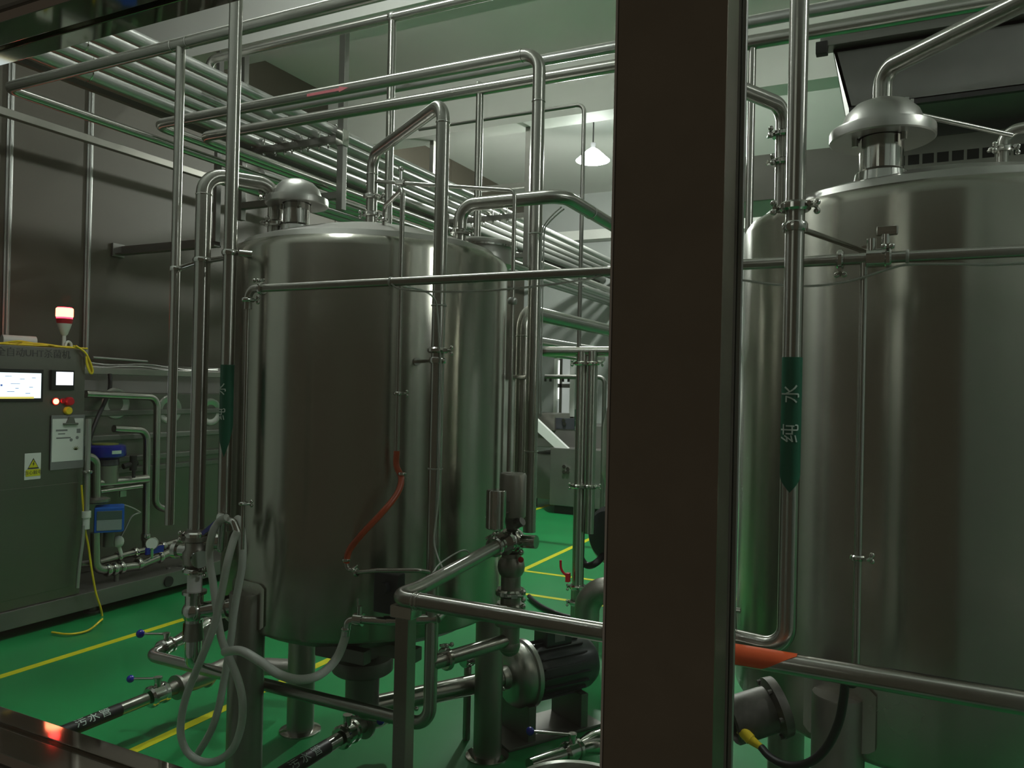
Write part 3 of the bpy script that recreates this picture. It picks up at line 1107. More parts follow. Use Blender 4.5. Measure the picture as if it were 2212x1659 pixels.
# uprights right of tank 1
XA, YA = -1.344, 2.80
za = pt(1128, 672, Y=YA).z
o10 = pipe('fat pipe with a rounded elbow right of the left tank, running back into the hall', [(XA, YA, .95), (XA, YA, za), (XA, 9.2, za)], .030, rf=.075)
weld(o10, (XA, YA, za - .10), (0, 0, 1), .030)
zz_ = pt(1125, 815, Y=YA).z
bm = B()
add_box(bm, (XA - .035, YA - .05, zz_ - .008), (XA + .04, YA - .028, zz_ + .008), .003)
build('pipe_clip', bm, M['fitting'], o10)
q = pt(1172, 738, Y=4.8)
pipe('slim pipe under the fat one, running back into the hall', [(q.x, 4.75, q.z), (q.x, 9.4, q.z)], .026, m=M['rack'])

# the front run across both tanks
Y14 = 1.70
z14 = 1.773
e14 = pt(536, 640, Y=Y14)
dz = pt(545, 1190, Y=Y14).z
o14 = pipe('long level pipe across the front of both tanks at shoulder height', [(e14.x, Y14, pt(534, 668, Y=Y14).z), (e14.x, Y14, z14), (1.6, Y14, z14)], .0115, rf=.04)
clamp(o14, (pt(566, 615, Y=Y14).x, Y14, z14), (1, 0, 0), .0118, (0, -.2, 1))
cl = (e14.x, Y14, pt(537, 648, Y=Y14).z)
clamp(o14, cl, (0, 0, 1), .0115, (1, -.4, 0))
dr = pipe(None, [(e14.x, Y14, cl[2]), (e14.x, Y14, dz)], .0055, name='drop_tube', parent=o14)
clamp(o14, (e14.x, Y14, pt(533, 1088, Y=Y14).z), (0, 0, 1), .0075, (1, -.5, 0))
for px, py, sd in ((1815, 568, (0, -.2, -1)), (1918, 545, (0, -.3, 1))):
    clamp(o14, (pt(px, py, Y=Y14).x, Y14, z14), (1, 0, 0), .0125, sd)
ring('cable_tie', (pt(845, 606, Y=Y14).x, Y14, z14), (1, 0, 0), .0115, .002, .006, M['tube'], o14)
ring('cable_tie', (pt(1960, 555, Y=Y14).x, Y14, z14), (1, 0, 0), .0115, .002, .006, M['tube'], o14)
# little valve on the run
vx = pt(1898, 547, Y=Y14).x
bm = B()
add_cyl(bm, (vx - .022, Y14, z14), (vx + .022, Y14, z14), .019, 16)
add_cyl(bm, (vx - .013, Y14 - .004, z14), (vx - .013, Y14 - .004, z14 + .038), .009, 10)
add_cyl(bm, (vx + .012, Y14 - .004, z14), (vx + .012, Y14 - .004, z14 + .045), .008, 10)
add_box(bm, (vx - .006, Y14 - .01, z14 + .043), (vx + .034, Y14 + .004, z14 + .062), .004)
build('hand_valve', bm, M['fitting'], o14)
xd = pt(1865, 620, Y=Y14).x
dr = pipe(None, [(xd, Y14, z14), (xd, Y14, .955)], .0076, name='drop_tube', parent=o14)
clamp(o14, (xd, Y14, pt(1843, 1203, Y=Y14).z), (0, 0, 1), .0085, (1, -.5, 0))

# labelled upright in front of tank 2
Y15 = 1.60
X15 = pt(1717, 500, Y=Y15).x
zb15 = 1.012
o15 = pipe('tall upright pipe with a green label in front of the right tank', [(X15, Y15, 3.77), (X15, Y15, zb15 - .01), (X15 - .14, Y15 + .03, zb15 - .01)], .0182, rf=.045)
zc = pt(1718, 446, Y=Y15).z
clamp(o15, (X15, Y15, zc), (0, 0, 1), .0185, (1, -.3, 0))
clamp(o15, (X15, Y15, zc - .002), (0, 0, 1), .0187, (-1, .3, 0))
q = T2 + (Vector((X15, Y15, 0)) - T2).normalized() * (TR - .004)
bracket(o15, (X15, Y15, zc - .04), (0, 0, 1), .0182, (q.x, q.y, zc - .04))
fr15 = Vector((0.11, -1, 0))
z0, z1 = pt(1705, 1062, Y=Y15).z, pt(1711, 772, Y=Y15).z
ol = [(s, z0 + .032 * min(1, abs(s) * 1.0), z1) for s in (-1, -.7, -.45, -.2, 0, .2, .45, .7, 1)]
lb = wrap_band('label', (X15, Y15, 0), (0, 0, 1), fr15, .0182, 1.5, ol, M['glabel'], o15)
for ch, py in (('纯', 935), ('水', 851)):
    wrap_letters('lettering', ch, .0375, (X15, Y15, pt(1707, py, Y=Y15).z), (0, 0, 1), fr15, .0188, M['gtext'], lb)
vv = pt(1618, 1386, Y=Y15 + .03)
bm = B()
add_cyl(bm, (X15 - .13, Y15 + .03, zb15 - .01), (X15 - .20, Y15 + .03, zb15 - .01), .024, 18)
add_cyl(bm, (X15 - .105, Y15 + .02, zb15), (X15 - .105, Y15 + .01, zb15 + .05), .007, 10)
add_cyl(bm, (X15 - .120, Y15 + .01, zb15 + .05), (X15 - .09, Y15 + .01, zb15 + .05), .006, 10)
build('hand_valve', bm, M['fitting'], o15)

# the big low run across the front
Y16, z16 = 1.55, .992
e16 = pt(856, 1286, Y=Y16)
o16 = pipe('big low pipe across the front with an orange band, bending back to the pneumatic valve', [(VX, VY - .09, z16), (e16.x, Y16 + .1, z16), (e16.x, Y16, z16), (1.6, Y16, z16)], .0200, rf=.036)
weld(o16, (e16.x + .055, Y16, z16), (1, 0, 0), .0200)
ring('weld_ring', (e16.x + .065, Y16, z16), (1, 0, 0), .0200, .0015, .006, M['fitting'], o16)
x0, x1, x2 = pt(1574, 1405, Y=Y16).x, pt(1648, 1425, Y=Y16).x, pt(1722, 1414, Y=Y16).x
frb = Vector((0, -1, .75))
ol = []
for k in range(17):
    s = -1 + 2 * k / 16
    e = x1 + (x2 - x1) * (1 - abs(s - .35) / 1.35) if s < .35 else x2 - (x2 - x1) * .0
    ol.append((s, x0, e))
wrap_band('arrow_band', (0, Y16, z16), (1, 0, 0), frb, .0200, 1.35, ol, M['orange'], o16)
# square post that carries the elbow
pp = pt(873, 1500, Y=1.575)
t = thing('support_post', (pp.x, 1.575, 0), 'slim square steel post under the elbow of the big low pipe', 'post')
box('post', (pp.x - .019, 1.556, 0.006), (pp.x + .019, 1.594, z16 - .05), M['sheet'], t, .003)
box('foot', (pp.x - .05, 1.525, 0), (pp.x + .05, 1.625, .006), M['sheet'], t)
box('saddle', (pp.x - .03, 1.550, z16 - .05), (pp.x + .03, 1.60, z16 - .0195), M['fitting'], t, .003)


# ================================================================ PNEUMATIC VALVE RIGHT OF TANK 1
t = thing('pneumatic_valve', (VX, VY, .62), 'dark actuator valve with a silver control cylinder right of the left tank', 'valve')
FT = M['fitting']
za, zb_ = pt(1108, 1022, Y=VY).z, pt(1108, 1118, Y=VY).z
bm = B()
add_lathe(bm, (VX, VY, zb_), (0, 0, 1), [(0, 0), (.040, 0), (.0445, .005), (.0445, za - zb_ - .006), (.040, za - zb_), (0, za - zb_)], 32)
build('actuator', bm, M['sheet'], t)
c = pt(1072, 1100, Y=VY - .10)
bm = B()
h = pt(1072, 1058, Y=VY - .10).z
l = pt(1072, 1142, Y=VY - .10).z
add_lathe(bm, (c.x, c.y, l), (0, 0, 1), [(0, 0), (.030, 0), (.033, .004), (.033, h - l - .004), (.030, h - l), (0, h - l)], 28)
add_box(bm, (c.x + .02, c.y + .005, (h + l) / 2 - .015), (VX - .02, VY - .02, (h + l) / 2 + .02), .004)
build('control_head', bm, FT, t)
bm = B()
add_cyl(bm, (VX, VY, VZ + .04), (VX, VY, zb_), .021, 18)
add_cyl(bm, (VX, VY, VZ + .07), (VX, VY, VZ + .083), .036, 24)
add_cyl(bm, (VX + .03, VY - .03, VZ + .06), (VX + .055, VY - .035, VZ + .075), .014, 16)
build('yoke', bm, M['dsheet'], t)
bm = B()
add_sphere(bm, (VX, VY, VZ), .046, 24)
add_cyl(bm, (VX, VY - .095, VZ), (VX, VY, VZ), .0255, 20)
add_cyl(bm, (VX, VY - .060, VZ), (VX, VY - .045, VZ), .038, 24)
add_cyl(bm, (VX, VY, VZ), (VX + .09, VY, VZ + .005), .022, 18)
build('valve_body', bm, FT, t)
bm = B()
add_cyl(bm, (VX, VY, VZ - .04), (VX, VY, .63), .033, 22)
add_sphere(bm, (VX, VY, .645), .036, 18)
add_sphere(bm, (VX, VY, VZ - .085), .046, 20)
add_lathe(bm, (VX, VY, .71), (0, 0, 1), [(.033, 0), (.05, .004), (.052, .012), (.05, .020), (.033, .024)], 24)
build('lower_pipe', bm, M['sheet'], t)
clamp(t, (VX, VY, VZ - .17), (0, 0, 1), .034, (.8, -1, 0))
clamp(t, (VX, VY, pt(1120, 1312, Y=VY).z), (0, 0, 1), .034, (.8, -1, 0))
clamp(t, (VX, VY - .12, VZ), (0, 1, 0), .0205, (-.6, 0, 1))
for s in (.5, .9):
    sph('port', (VX + .045, VY - .02, VZ - .06 * s), .010, M['redp'] if s > .6 else FT, t, 10)

# pump behind it, fed from the tank outlet
ax = Vector((.505, .863, 0)).normalized()
pc = T1 + ax * .70 + Vector((0, 0, .262))
ang = math.atan2(ax.y, ax.x)
t = thing('pump', (pc.x, pc.y, 0), 'round steel pump with a dark motor on the floor behind the left tank', 'pump')
bm = B()
add_lathe(bm, pc, ax, [(0, -.075), (.045, -.075), (.05, -.045), (.10, -.04), (.125, -.02), (.135, .0), (.135, .03), (.145, .035), (.145, .055), (.13, .06), (0, .06)], 48)
build('casing', bm, M['dome'], t)
bm = B()
add_lathe(bm, pc + ax * .06, ax, [(0, 0), (.10, 0), (.115, .05), (.115, .30), (.10, .33), (0, .34)], 36)
x_, y_, d_ = frame(ax)
for k in range(18):
    a = 2 * PI * k / 18
    rd, tg_ = x_ * math.cos(a) + y_ * math.sin(a), y_ * math.cos(a) - x_ * math.sin(a)
    q = pc + ax * .20 + rd * .118
    add_box(bm, (-.006, -.003, -.12), (.008, .003, .12), 0, Matrix.Translation(q) @ Matrix((rd, tg_, d_)).transposed().to_4x4())
build('motor', bm, M['motor'], t)
bm = B()
tb = Matrix.Translation(pc + ax * .20 + Vector((0, 0, .105))) @ Matrix.Rotation(ang, 4, 'Z')
add_box(bm, (-.07, -.05, 0), (.07, .05, .075), .006, tb)
build('terminal_box', bm, M['motor'], t)
bm = B()
add_box(bm, (-.028, -.0515, .022), (.028, -.0495, .058), 0, tb)
build('rating_plate', bm, M['print'], t)
bm = B()
fm = Matrix.Translation((pc.x, pc.y, 0)) @ Matrix.Rotation(ang, 4, 'Z')
for s_ in (.02, .30):
    add_box(bm, (s_ - .02, -.11, .01), (s_ + .02, .11, .16), .004, fm)
add_box(bm, (-.10, -.12, 0), (.40, .12, .014), .003, fm)
build('base_frame', bm, M['dsheet'], t)
o = pipe('fat suction pipe low on the floor from the left tank outlet to the pump', [(T1.x, T1.y, .30), (T1.x, T1.y, .262), tuple(pc - ax * .06)], .041, rf=.03)
clamp(o, T1 + ax * .18 + Vector((0, 0, .262)), ax, .0415, (.8, -.5, .3))
clamp(o, pc - ax * .12, ax, .0415, (.8, -.5, .3))
o = pipe('short pipe below the big low run, joining the valve column to the front pipe', [(X4, Y4, .665), (VX, VY, .665)], .0225)
dd = (Vector((VX, VY, 0)) - Vector((X4, Y4, 0))).normalized()
clamp(o, Vector((X4, Y4, .665)) + dd * .06, dd, .0228, (-.3, 0, 1))
t = valve('small dark valve with a black knob beneath the left tank', (-1.62, 2.90, .34), (.3, 1, 0), .021, (0, 0, 1), (.95, -.3, .02), .10)
cyl('stand', (-1.62, 2.90, .31), (-1.62, 2.90, 0), .016, M['sheet'], t, 12)

# ================================================================ MANIFOLD STACK UNDER THE INVERTED U
SX, SY = X3, Y3
zt = pt(415, 1150, Y=SY).z
t = thing('manifold_valve', (SX, SY, .60), 'cluttered steel manifold valve stack left of the left tank, under the inverted U', 'valve')
bm = B()
add_lathe(bm, (SX, SY, zt - .115), (0, 0, 1), [(0, 0), (.028, 0), (.040, .012), (.042, .05), (.034, .062), (.034, .085), (.044, .09), (.044, .105), (.030, .11), (.028, .13), (0, .13)], 32)
build('valve_body', bm, M['sheet'], t)
bm = B()
for dx, dy, dz, l in ((.06, -.035, -.075, .05), (-.06, -.02, -.06, .06), (.05, .04, -.03, .05), (-.065, .03, -.085, .05)):
    d = Vector((dx, dy, 0)).normalized()
    q = Vector((SX, SY, zt + dz))
    add_cyl(bm, q + d * .02, q + d * (.02 + l), .020, 16)
    add_cyl(bm, q + d * (.045 + l * .3), q + d * (.06 + l * .3), .029, 18)
build('side_port', bm, FT, t)
clamp(t, (SX, SY, zt - .004), (0, 0, 1), .0275, (-.8, -.7, 0))
clamp(t, (SX, SY, zt - .125), (0, 0, 1), .026, (.8, -.7, 0))
bm = B()
add_cyl(bm, (SX, SY, zt - .20), (SX, SY, zt - .125), .0245, 20)
build('sight_tube', bm, M['white'], t)
bm = B()
add_cyl(bm, (SX, SY, zt - .30), (SX, SY, zt - .20), .030, 20)
add_cyl(bm, (SX, SY, zt - .205), (SX, SY, zt - .195), .040, 20)
add_sphere(bm, (SX, SY, zt - .265), .040, 20)
add_cyl(bm, (SX, SY, zt - .265), (SX + .16, SY + .09, zt - .235), .027, 18)
add_cyl(bm, (SX + .08, SY + .045, zt - .25), (SX + .095, SY + .053, zt - .247), .036, 20)
build('lower_tee', bm, FT, t)
bm = B()
add_cyl(bm, (SX, SY, zt - .36), (SX, SY, zt - .30), .034, 20, .027)
cp = build('coupling', bm, M['sheet'], t)
wrap_band('yellow_tape', (SX, SY, zt), (0, 0, 1), (-1, -.25, 0), .034, .75, [(-1, -.352, -.318), (-.5, -.345, -.305), (0, -.35, -.302), (.5, -.356, -.31), (1, -.34, -.32)], M['yelp'], cp)
bm = B()
add_tube(bm, fillet([(SX, SY, zt - .36), (SX, SY, .545), (be.x + .10, be.y - .02, .50)], .05), .027, 20)
build('lower_elbow', bm, M['fitting'], t)
# small hose tap with a blue lever
t = thing('hose_tap', (X2, Y2, .97), 'chrome hose tap with a blue lever at the foot of the labelled upright', 'tap')
zz_ = pt(480, 1120, Y=Y2 - .05)
a = pt(468, 1145, Y=Y2)
b1, b2, b3 = pt(482, 1118, Y=Y2 - .04), pt(505, 1127, Y=Y2 - .05), pt(514, 1152, Y=Y2 - .05)
bm = B()
add_tube(bm, fillet([(X2, Y2, zt + .05), (X2, Y2, zt - .01), (X2 + .01, Y2 - .02, zt - .03), tuple(b1), tuple(b2), tuple(b3)], .014), .0115, 16)
add_cyl(bm, b1 - Vector((.012, 0, 0)), b1 + Vector((.012, 0, -.002)), .017, 16)
add_cyl(bm, (X2, Y2, zt + .035), (X2, Y2, zt + .06), .027, 20)
build('tap_body', bm, FT, t)
l0, l1 = pt(436, 1153, Y=Y2 - .06), pt(474, 1121, Y=Y2 - .06)
d = (l1 - l0).normalized()
n_ = Vector((-d.z, 0, d.x)).normalized()
bm = B()
w_ = .006
add_prism(bm, [l0 - n_ * w_, l1 - n_ * w_, l1 + n_ * w_, l0 + n_ * w_], (0, .006, 0))
build('lever', bm, M['ball'], t)

# low valve and reducer by the aisle
vd = Vector((be.x - le.x, be.y - Y4, 0)).normalized()
p = Vector((le.x, Y4, zl4)) + vd * .10
t = valve('butterfly valve with a blue ball handle at the low pipe elbow beside the yellow line', p, vd, .0215, (0, 0, 1), (-.80, -.60, .04), .085)
bm = B()
q = Vector((be.x, be.y, zl4))
add_tube(bm, [q - vd * .10, q - vd * .06, q + vd * .03, q + vd * .08], .02, 22, radii=[.022, .026, .042, .043])
add_cyl(bm, q + vd * .08, q + vd * .12, .050, 24)
add_cyl(bm, q + vd * .12, q + vd * .16, .043, 20)
add_cyl(bm, q + vd * .10, q + Vector((.10, .06, .03)), .027, 20)
tag(build('reducer', bm, M['fitting'], None), 'shiny conical reducer behind the blue ball valve, left of the hanging hoses', 'reducer')

# waste water pipes with black lettered labels


def y_at(px, X, Z):
    """Distance along a pipe (fixed x and z) at which it crosses a pixel column."""
    lo, hi = 1.25, 8.0
    for _ in range(50):
        y = (lo + hi) / 2
        v = Vector((X, y, Z)) - CAM
        if 1106 + FPX * v.dot(_r) / v.dot(_f) < px:
            lo = y
        else:
            hi = y
    return lo


def waste(label, vlabel, x, y, z, lab, reach, hd, hl):
    r = .026
    o = pipe(label, [(x, 1.24, z), (x, y, z)], r)
    d = Vector((0, 1, 0))
    ol = [(s / 6 - 1, lab[0], lab[1]) for s in range(13)]
    fr = Vector((.75, -.15, .85))
    lb = wrap_band('label', (x, 0, z), d, fr, r, 1.7, ol, M['black'], o)
    for ch, yy in zip('污水管', lab[2:]):
        bm = text_mesh(ch, .047, .0004)
        fx = fr - d * fr.dot(d)
        fx.normalize()
        up = fx.cross(d)
        bmesh.ops.subdivide_edges(bm, edges=[e for e in bm.edges if e.calc_length() > .012], cuts=2)
        for v in bm.verts:
            u_, w_ = v.co.x, v.co.y
            aa = w_ / r * .85
            v.co = Vector((x, yy, z)) + d * u_ + (fx * math.cos(aa) + up * math.sin(aa)) * (r + .0014 + v.co.z)
        build('lettering', bm, M['gtext'], lb)
    t = valve(vlabel, (x, y + .055, z), d, .030, (0, 0, 1), hd, hl)
    bm = B()
    add_tube(bm, [(x, y + .10, z), (x, y + .13, z), (x + .01, y + .23, z + .005), (x + .02, y + .32, z + .01)], r, 22, radii=[r, r * 1.1, r * 1.75, r * 1.8])
    add_tube(bm, fillet([(x + .02, y + .31, z + .01), (x + .03, y + .42, z + .02), (x + reach[0], y + reach[1], z + .02)], .05), r * 1.5, 20)
    for yy in (y + .15, y + .31):
        add_lathe(bm, (x + .005, yy, z), d, [(r, -.008), (r * 2.05, -.006), (r * 2.05, .006), (r, .008)], 24)
    build('reducer', bm, M['sheet'], t)
    return o


wz = .16
p = pt(316, 1510, Z=wz)
la = [y_at(x, p.x, wz) for x in (128, 258, 169, 196, 222)]
waste('waste water pipe with a black lettered label lying along the aisle by the window', 'valve with a blue ball handle on the waste pipe nearest the yellow aisle lines', p.x, p.y, wz, la, (.35, .55), (-.86, -.5, -.02), .105)
p = pt(730, 1598, Z=wz)
la = [y_at(x, p.x, wz) for x in (590, 706, 628, 652, 677)]
waste('waste water pipe with a black lettered label in the shade under the left tank', 'shaded valve on the waste pipe right beneath the left tank', p.x, p.y, wz, la, (.02, .30), (.9, .44, -.12), .12)
p = pt(1236, 1622, Z=.16)
t = valve('valve with a dark blue ball handle in the shade beside the steel drum', p, (.45, .9, 0), .026, (0, 0, 1), (-.896, -.445, .06), .15)
bm = B()
d = Vector((.45, .9, .0)).normalized()
add_tube(bm, [p + d * .04, p + d * .10, p + d * .17], .03, 20, radii=[.03, .045, .045])
add_cyl(bm, p - d * .035, p - d * .20, .026, 18)
add_tube(bm, fillet([p + d * .165, p + d * .26, p + d * .26 - Vector((0, 0, .19))], .05), .038, 18)
build('reducer', bm, M['fitting'], t)
cyl('stand', p - Vector((0, 0, .03)), (p.x, p.y, 0), .012, M['sheet'], t, 12)

# ================================================================ HOSES
def hose(label, pix, r, m, name='hose', cat='hose', n=8, group=None, parent=None):
    """pix: (px, py, Y) of points the hose passes."""
    bm = B()
    add_tube(bm, smooth([tuple(pt(a, b, Y=c)) for a, b, c in pix], n), r, 14)
    o = build(name, bm, m, parent)
    if parent is None:
        tag(o, label, cat, group)
    return o


HR = .0118
yy = Y2 - .055
loop = [(490, 1118, yy), (474, 1126, yy), (459, 1151, yy - .01), (452, 1200, yy), (460, 1257, yy), (467, 1310, yy - .005), (474, 1358, yy - .01), (482, 1391, yy - .015), (500, 1432, yy - .02), (516, 1475, yy - .02), (524, 1517, yy - .02), (521, 1568, yy - .02), (503, 1617, yy - .025), (470, 1643, yy - .03), (436, 1645, yy - .03), (407, 1627, yy - .035), (392, 1595, yy - .04), (391, 1558, yy - .04), (402, 1505, yy - .04), (424, 1449, yy - .04), (450, 1385, yy - .04), (464, 1345, yy - .04), (475, 1297, yy - .04), (484, 1252, yy - .04), (492, 1212, yy - .04), (505, 1165, yy - .01), (513, 1148, yy)]
hose('long clear hose looped over the chrome tap and hanging to the floor', loop, HR, M['hose'], name='clear_hose')
h2 = [(512, 1120, yy + .035), (518, 1128, yy + .03), (524, 1175, yy + .03), (523, 1222, yy + .03), (514, 1272, yy + .03), (506, 1320, yy + .03), (500, 1370, yy + .03), (491, 1430, yy + .03), (483, 1475, yy + .03), (472, 1530, yy + .03), (455, 1580, yy + .03), (428, 1627, yy + .03)]
hose('clear hose end hanging straight beside the looped one, cut at the bottom', h2, HR, M['hose'], name='clear_hose')
o = hose('thick clear hose sagging between the left leg and the tank drain valve', [(486, 1408, 1.74), (520, 1406, 1.70), (560, 1428, 1.70), (600, 1455, 1.72), (645, 1468, 1.76), (690, 1458, 1.82), (725, 1425, 1.87), (743, 1385, 1.89), (748, 1358, 1.89)], .0132, M['hose'], name='clear_hose')
# drain valve at the end of it
a, b, c = pt(748, 1358, Y=1.89), pt(752, 1342, Y=1.89), pt(770, 1338, Y=1.90)
t = thing('drain_valve', c, 'small drain valve with an upright stem on the lower front of the left tank', 'valve')
bm = B()
add_tube(bm, fillet([tuple(a - Vector((0, 0, .02))), tuple(b), tuple(c), (c.x + .09, c.y + .03, c.z)], .012), .0125, 16)
add_cyl(bm, (c.x - .008, c.y, c.z), (c.x + .02, c.y + .005, c.z), .019, 16)
build('elbow', bm, M['fitting'], t)
s = pt(777, 1310, Y=1.90)
bm = B()
add_cyl(bm, (s.x, 1.90, c.z), (s.x, 1.90, c.z + .042), .0075, 12)
add_cyl(bm, (s.x - .005, 1.90, c.z + .04), (s.x - .006, 1.90, c.z + .065), .004, 10)
build('stem', bm, FT, t)
ring('hose_clip', a, (0, 0, 1), .0132, .003, .008, FT, t)
bm = B()
add_cyl(bm, (c.x + .08, c.y + .03, c.z), (c.x + .22, c.y + .10, c.z + .01), .015, 16)
add_cyl(bm, (c.x + .12, c.y + .05, c.z + .003), (c.x + .15, c.y + .065, c.z + .005), .022, 16)
add_cyl(bm, (c.x + .22, c.y + .10, c.z + .01), (c.x + .22, c.y + .16, c.z + .03), .015, 16)
build('nipple', bm, FT, t)

# air tubes
TM = M['tube']
hose('pair of thin white air tubes hanging below the level front pipe', [(845, 613, 1.69), (865, 624, 1.69), (930, 630, 1.69), (1050, 628, 1.69), (1180, 616, 1.69), (1270, 603, 1.69), (1322, 592, 1.70), (1500, 580, 1.70)], .0024, TM, name='air_tube', cat='tube')
hose('thin white air tube drooping from the front pipe to the tall bent upright', [(847, 610, 1.69), (880, 620, 1.75), (915, 628, 1.84), (938, 645, 1.93), (945, 675, 1.965), (949, 745, 1.975), (952, 800, 1.975), (948, 1013, 1.975), (947, 1080, 1.95), (938, 1160, 1.91), (943, 1195, 1.88), (955, 1225, 1.86), (962, 1245, 1.85)], .0026, TM, name='air_tube', cat='tube')
hose('thin white air tube drooping below the level pipe in front of the right tank', [(1560, 598, 1.69), (1610, 606, 1.69), (1690, 616, 1.69), (1765, 617, 1.69), (1840, 606, 1.69), (1905, 586, 1.69), (1958, 572, 1.69), (2060, 570, 1.69), (2130, 572, 1.69), (2230, 568, 1.69)], .0024, TM, name='air_tube', cat='tube')
ht = hose('two white air tubes arching from the bent pipe to the tall upright', [(1218, 452, 2.52), (1205, 462, 2.58), (1185, 482, 2.63), (1176, 500, 2.65), (1174, 560, 2.665), (1172, 640, 2.665), (1168, 900, 2.665)], .0028, TM, name='air_tube', cat='tube')
hose(None, [(1212, 448, 2.52), (1198, 460, 2.58), (1180, 480, 2.63), (1171, 502, 2.65), (1169, 560, 2.665), (1167, 640, 2.665), (1163, 900, 2.665)], .0028, TM, name='tube_strand', parent=ht)
hose('thin tube looped over the low bent pipe near its tie', [(935, 1238, 1.80), (950, 1218, 1.85), (985, 1195, 1.93), (1005, 1189, 1.98), (1014, 1198, 2.0), (1008, 1214, 1.98), (985, 1222, 1.93)], .0022, TM, name='air_tube', cat='tube')
for (px, py, Y_, r_, d_, par) in ((950, 1013, Y4, .0206, (0, 0, 1), o4), (1150, 975, Y5, .0247, (0, 0, 1), o5), (1164, 505, Y5, .0247, (0, 0, 1), o5), (950, 660, Y4, .0206, (0, 0, 1), o4)):
    q = pt(px, py, Y=Y_)
    ring('cable_tie', (X4 if par is o4 else e5.x, Y_, q.z), d_, r_, .003, .004, TM, par)

# ================================================================ STOCK POT RIM AT THE BOTTOM EDGE
q = pt(1228, 1712, Z=.45)
t = thing('steel_drum', (q.x + .02, q.y, 0), 'round steel drum with a flat lid at the bottom edge beside the post', 'drum')
bm = B()
add_lathe(bm, (q.x + .02, q.y, 0), (0, 0, 1), [(0, 0), (.165, 0), (.175, .02), (.175, .44), (.165, .44), (0, .40)], 56)
build('drum_wall', bm, M['sheet'], t)
bm = B()
add_lathe(bm, (q.x + .02, q.y, .43), (0, 0, 1), [(0, .004), (.10, .002), (.168, 0), (.168, -.006), (0, -.006)], 56)
build('lid', bm, M['dome'], t)
bm = B()
add_lathe(bm, (q.x + .02, q.y, .445), (0, 0, 1), [(.165, -.012), (.178, -.014), (.184, .002), (.178, .010), (.168, .007), (.165, -.012)], 56)
build('rim', bm, FT, t)

# ================================================================ LEFT: SKID, CABINET AND STERILISER PIPES
SKX = -4.50
bm = B()
add_box(bm, (-5.25, 1.4, .06), (SKX, 6.2, .165), .006)
t = thing('skid_base', (-4.9, 3.8, 0), 'low steel skid frame on the floor under the control cabinet and steriliser', 'base')
build('deck', bm, M['dsheet'], t)
for y in (1.9, 3.3, 4.7, 6.0):
    for x in (-5.1, -4.62):
        bm = B()
        add_cyl(bm, (x, y, 0), (x, y, .062), .028, 14)
        add_cyl(bm, (x, y, 0), (x, y, .012), .05, 16)
        build('foot', bm, M['dsheet'], t)
q = pt(363, 1256, X=SKX)
cyl('grommet', (SKX - .01, q.y, q.z), (SKX + .012, q.y, q.z), .036, M['dark'], t, 20)

CXF = -4.515     # cabinet front face
cy1 = pt(182, 900, X=CXF).y
cz0, cz1 = .166, pt(90, 749, X=CXF).z
t = thing('control_cabinet', (-4.75, 2.5, cz0), 'tall steel control cabinet with a bright touch screen under the red beacon', 'cabinet')
bm = B()
add_box(bm, (-4.98, 1.75, cz0), (CXF, cy1, cz1), .006)
build('body', bm, M['cab'], t)
bm = B()
add_box(bm, (CXF - .006, 1.80, cz0 + .06), (CXF + .004, cy1 - .03, .86), .003)
build('door', bm, M['cab'], t)
xf = CXF


def front(px, py):
    return pt(px, py, X=CXF)


def plate(name, px0, py0, px1, py1, m, parent, th=.006, off=0.0, bevel=.002):
    a, b = front(px0, (py0 + py0) / 2), front(px1, py1)
    return box(name, (CXF + off, min(a.y, b.y), min(a.z, b.z)), (CXF + off + th, max(a.y, b.y), max(a.z, b.z)), m, parent, bevel)


sc = plate('touch_screen', -95, 793, 90, 868, M['black'], t, .012)
plate('display', -82, 802, 85, 860, M['screen'], sc, .002, .0115, 0)
plate('status_bar', -82, 857, 70, 861, M['screeny'], sc, .001, .0135, 0)
bm = B()
random.seed(3)
for px, py, w in ((8, 812, 14), (40, 818, 10), (20, 828, 20), (60, 836, 8), (12, 845, 16), (52, 849, 10), (66, 816, 8), (30, 838, 7)):
    a, b = front(px, py), front(px + w, py + 1.2)
    add_box(bm, (CXF + .0132, min(a.y, b.y), min(a.z, b.z)), (CXF + .0140, max(a.y, b.y), max(a.z, b.z)))
a, b = front(-2, 830), front(2, 834)
add_box(bm, (CXF + .0132, min(a.y, b.y), min(a.z, b.z)), (CXF + .0140, max(a.y, b.y), max(a.z, b.z)))
build('screen_graphics', bm, M['screenb'], sc)
s2 = plate('recorder', 108, 799, 156, 843, M['black'], t, .02)
plate('display', 117, 803, 153, 832, M['screenw'], s2, .002, .0195, 0)


def knob(name, px, py, r, l, m, parent=None, m2=None):
    q = front(px, py)
    bm = B()
    add_lathe(bm, (CXF, q.y, q.z), (1, 0, 0), [(0, 0), (r, 0), (r, l * .7), (r * .8, l), (0, l * 1.05)], 22)
    o = build(name, bm, m, parent or t)
    return o


o = knob('indicator_lamp', 119, 867, .017, .016, M['hotglow'])
bm = B()
q = front(119, 867)
add_lathe(bm, (CXF, q.y, q.z), (1, 0, 0), [(.017, 0), (.023, 0), (.023, .008), (.017, .008), (.017, 0)], 22)
build('bezel', bm, M['redp'], o)
knob('indicator_lamp', 135, 866, .016, .014, M['redp'])
es = knob('stop_button', 147, 867, .027, .03, M['redp'])
es2 = knob('selector_switch', 145, 887, .025, .022, M['yelp'])
q = front(76, 762)
letters('lettering', '全自动UHT杀菌机', (front(155, 766).y - front(-5, 762).y) / 8.0, (CXF + .001, front(75, 764).y, front(75, 764).z), (0, 1, 0), (0, 0, 1), M['ink'], t)
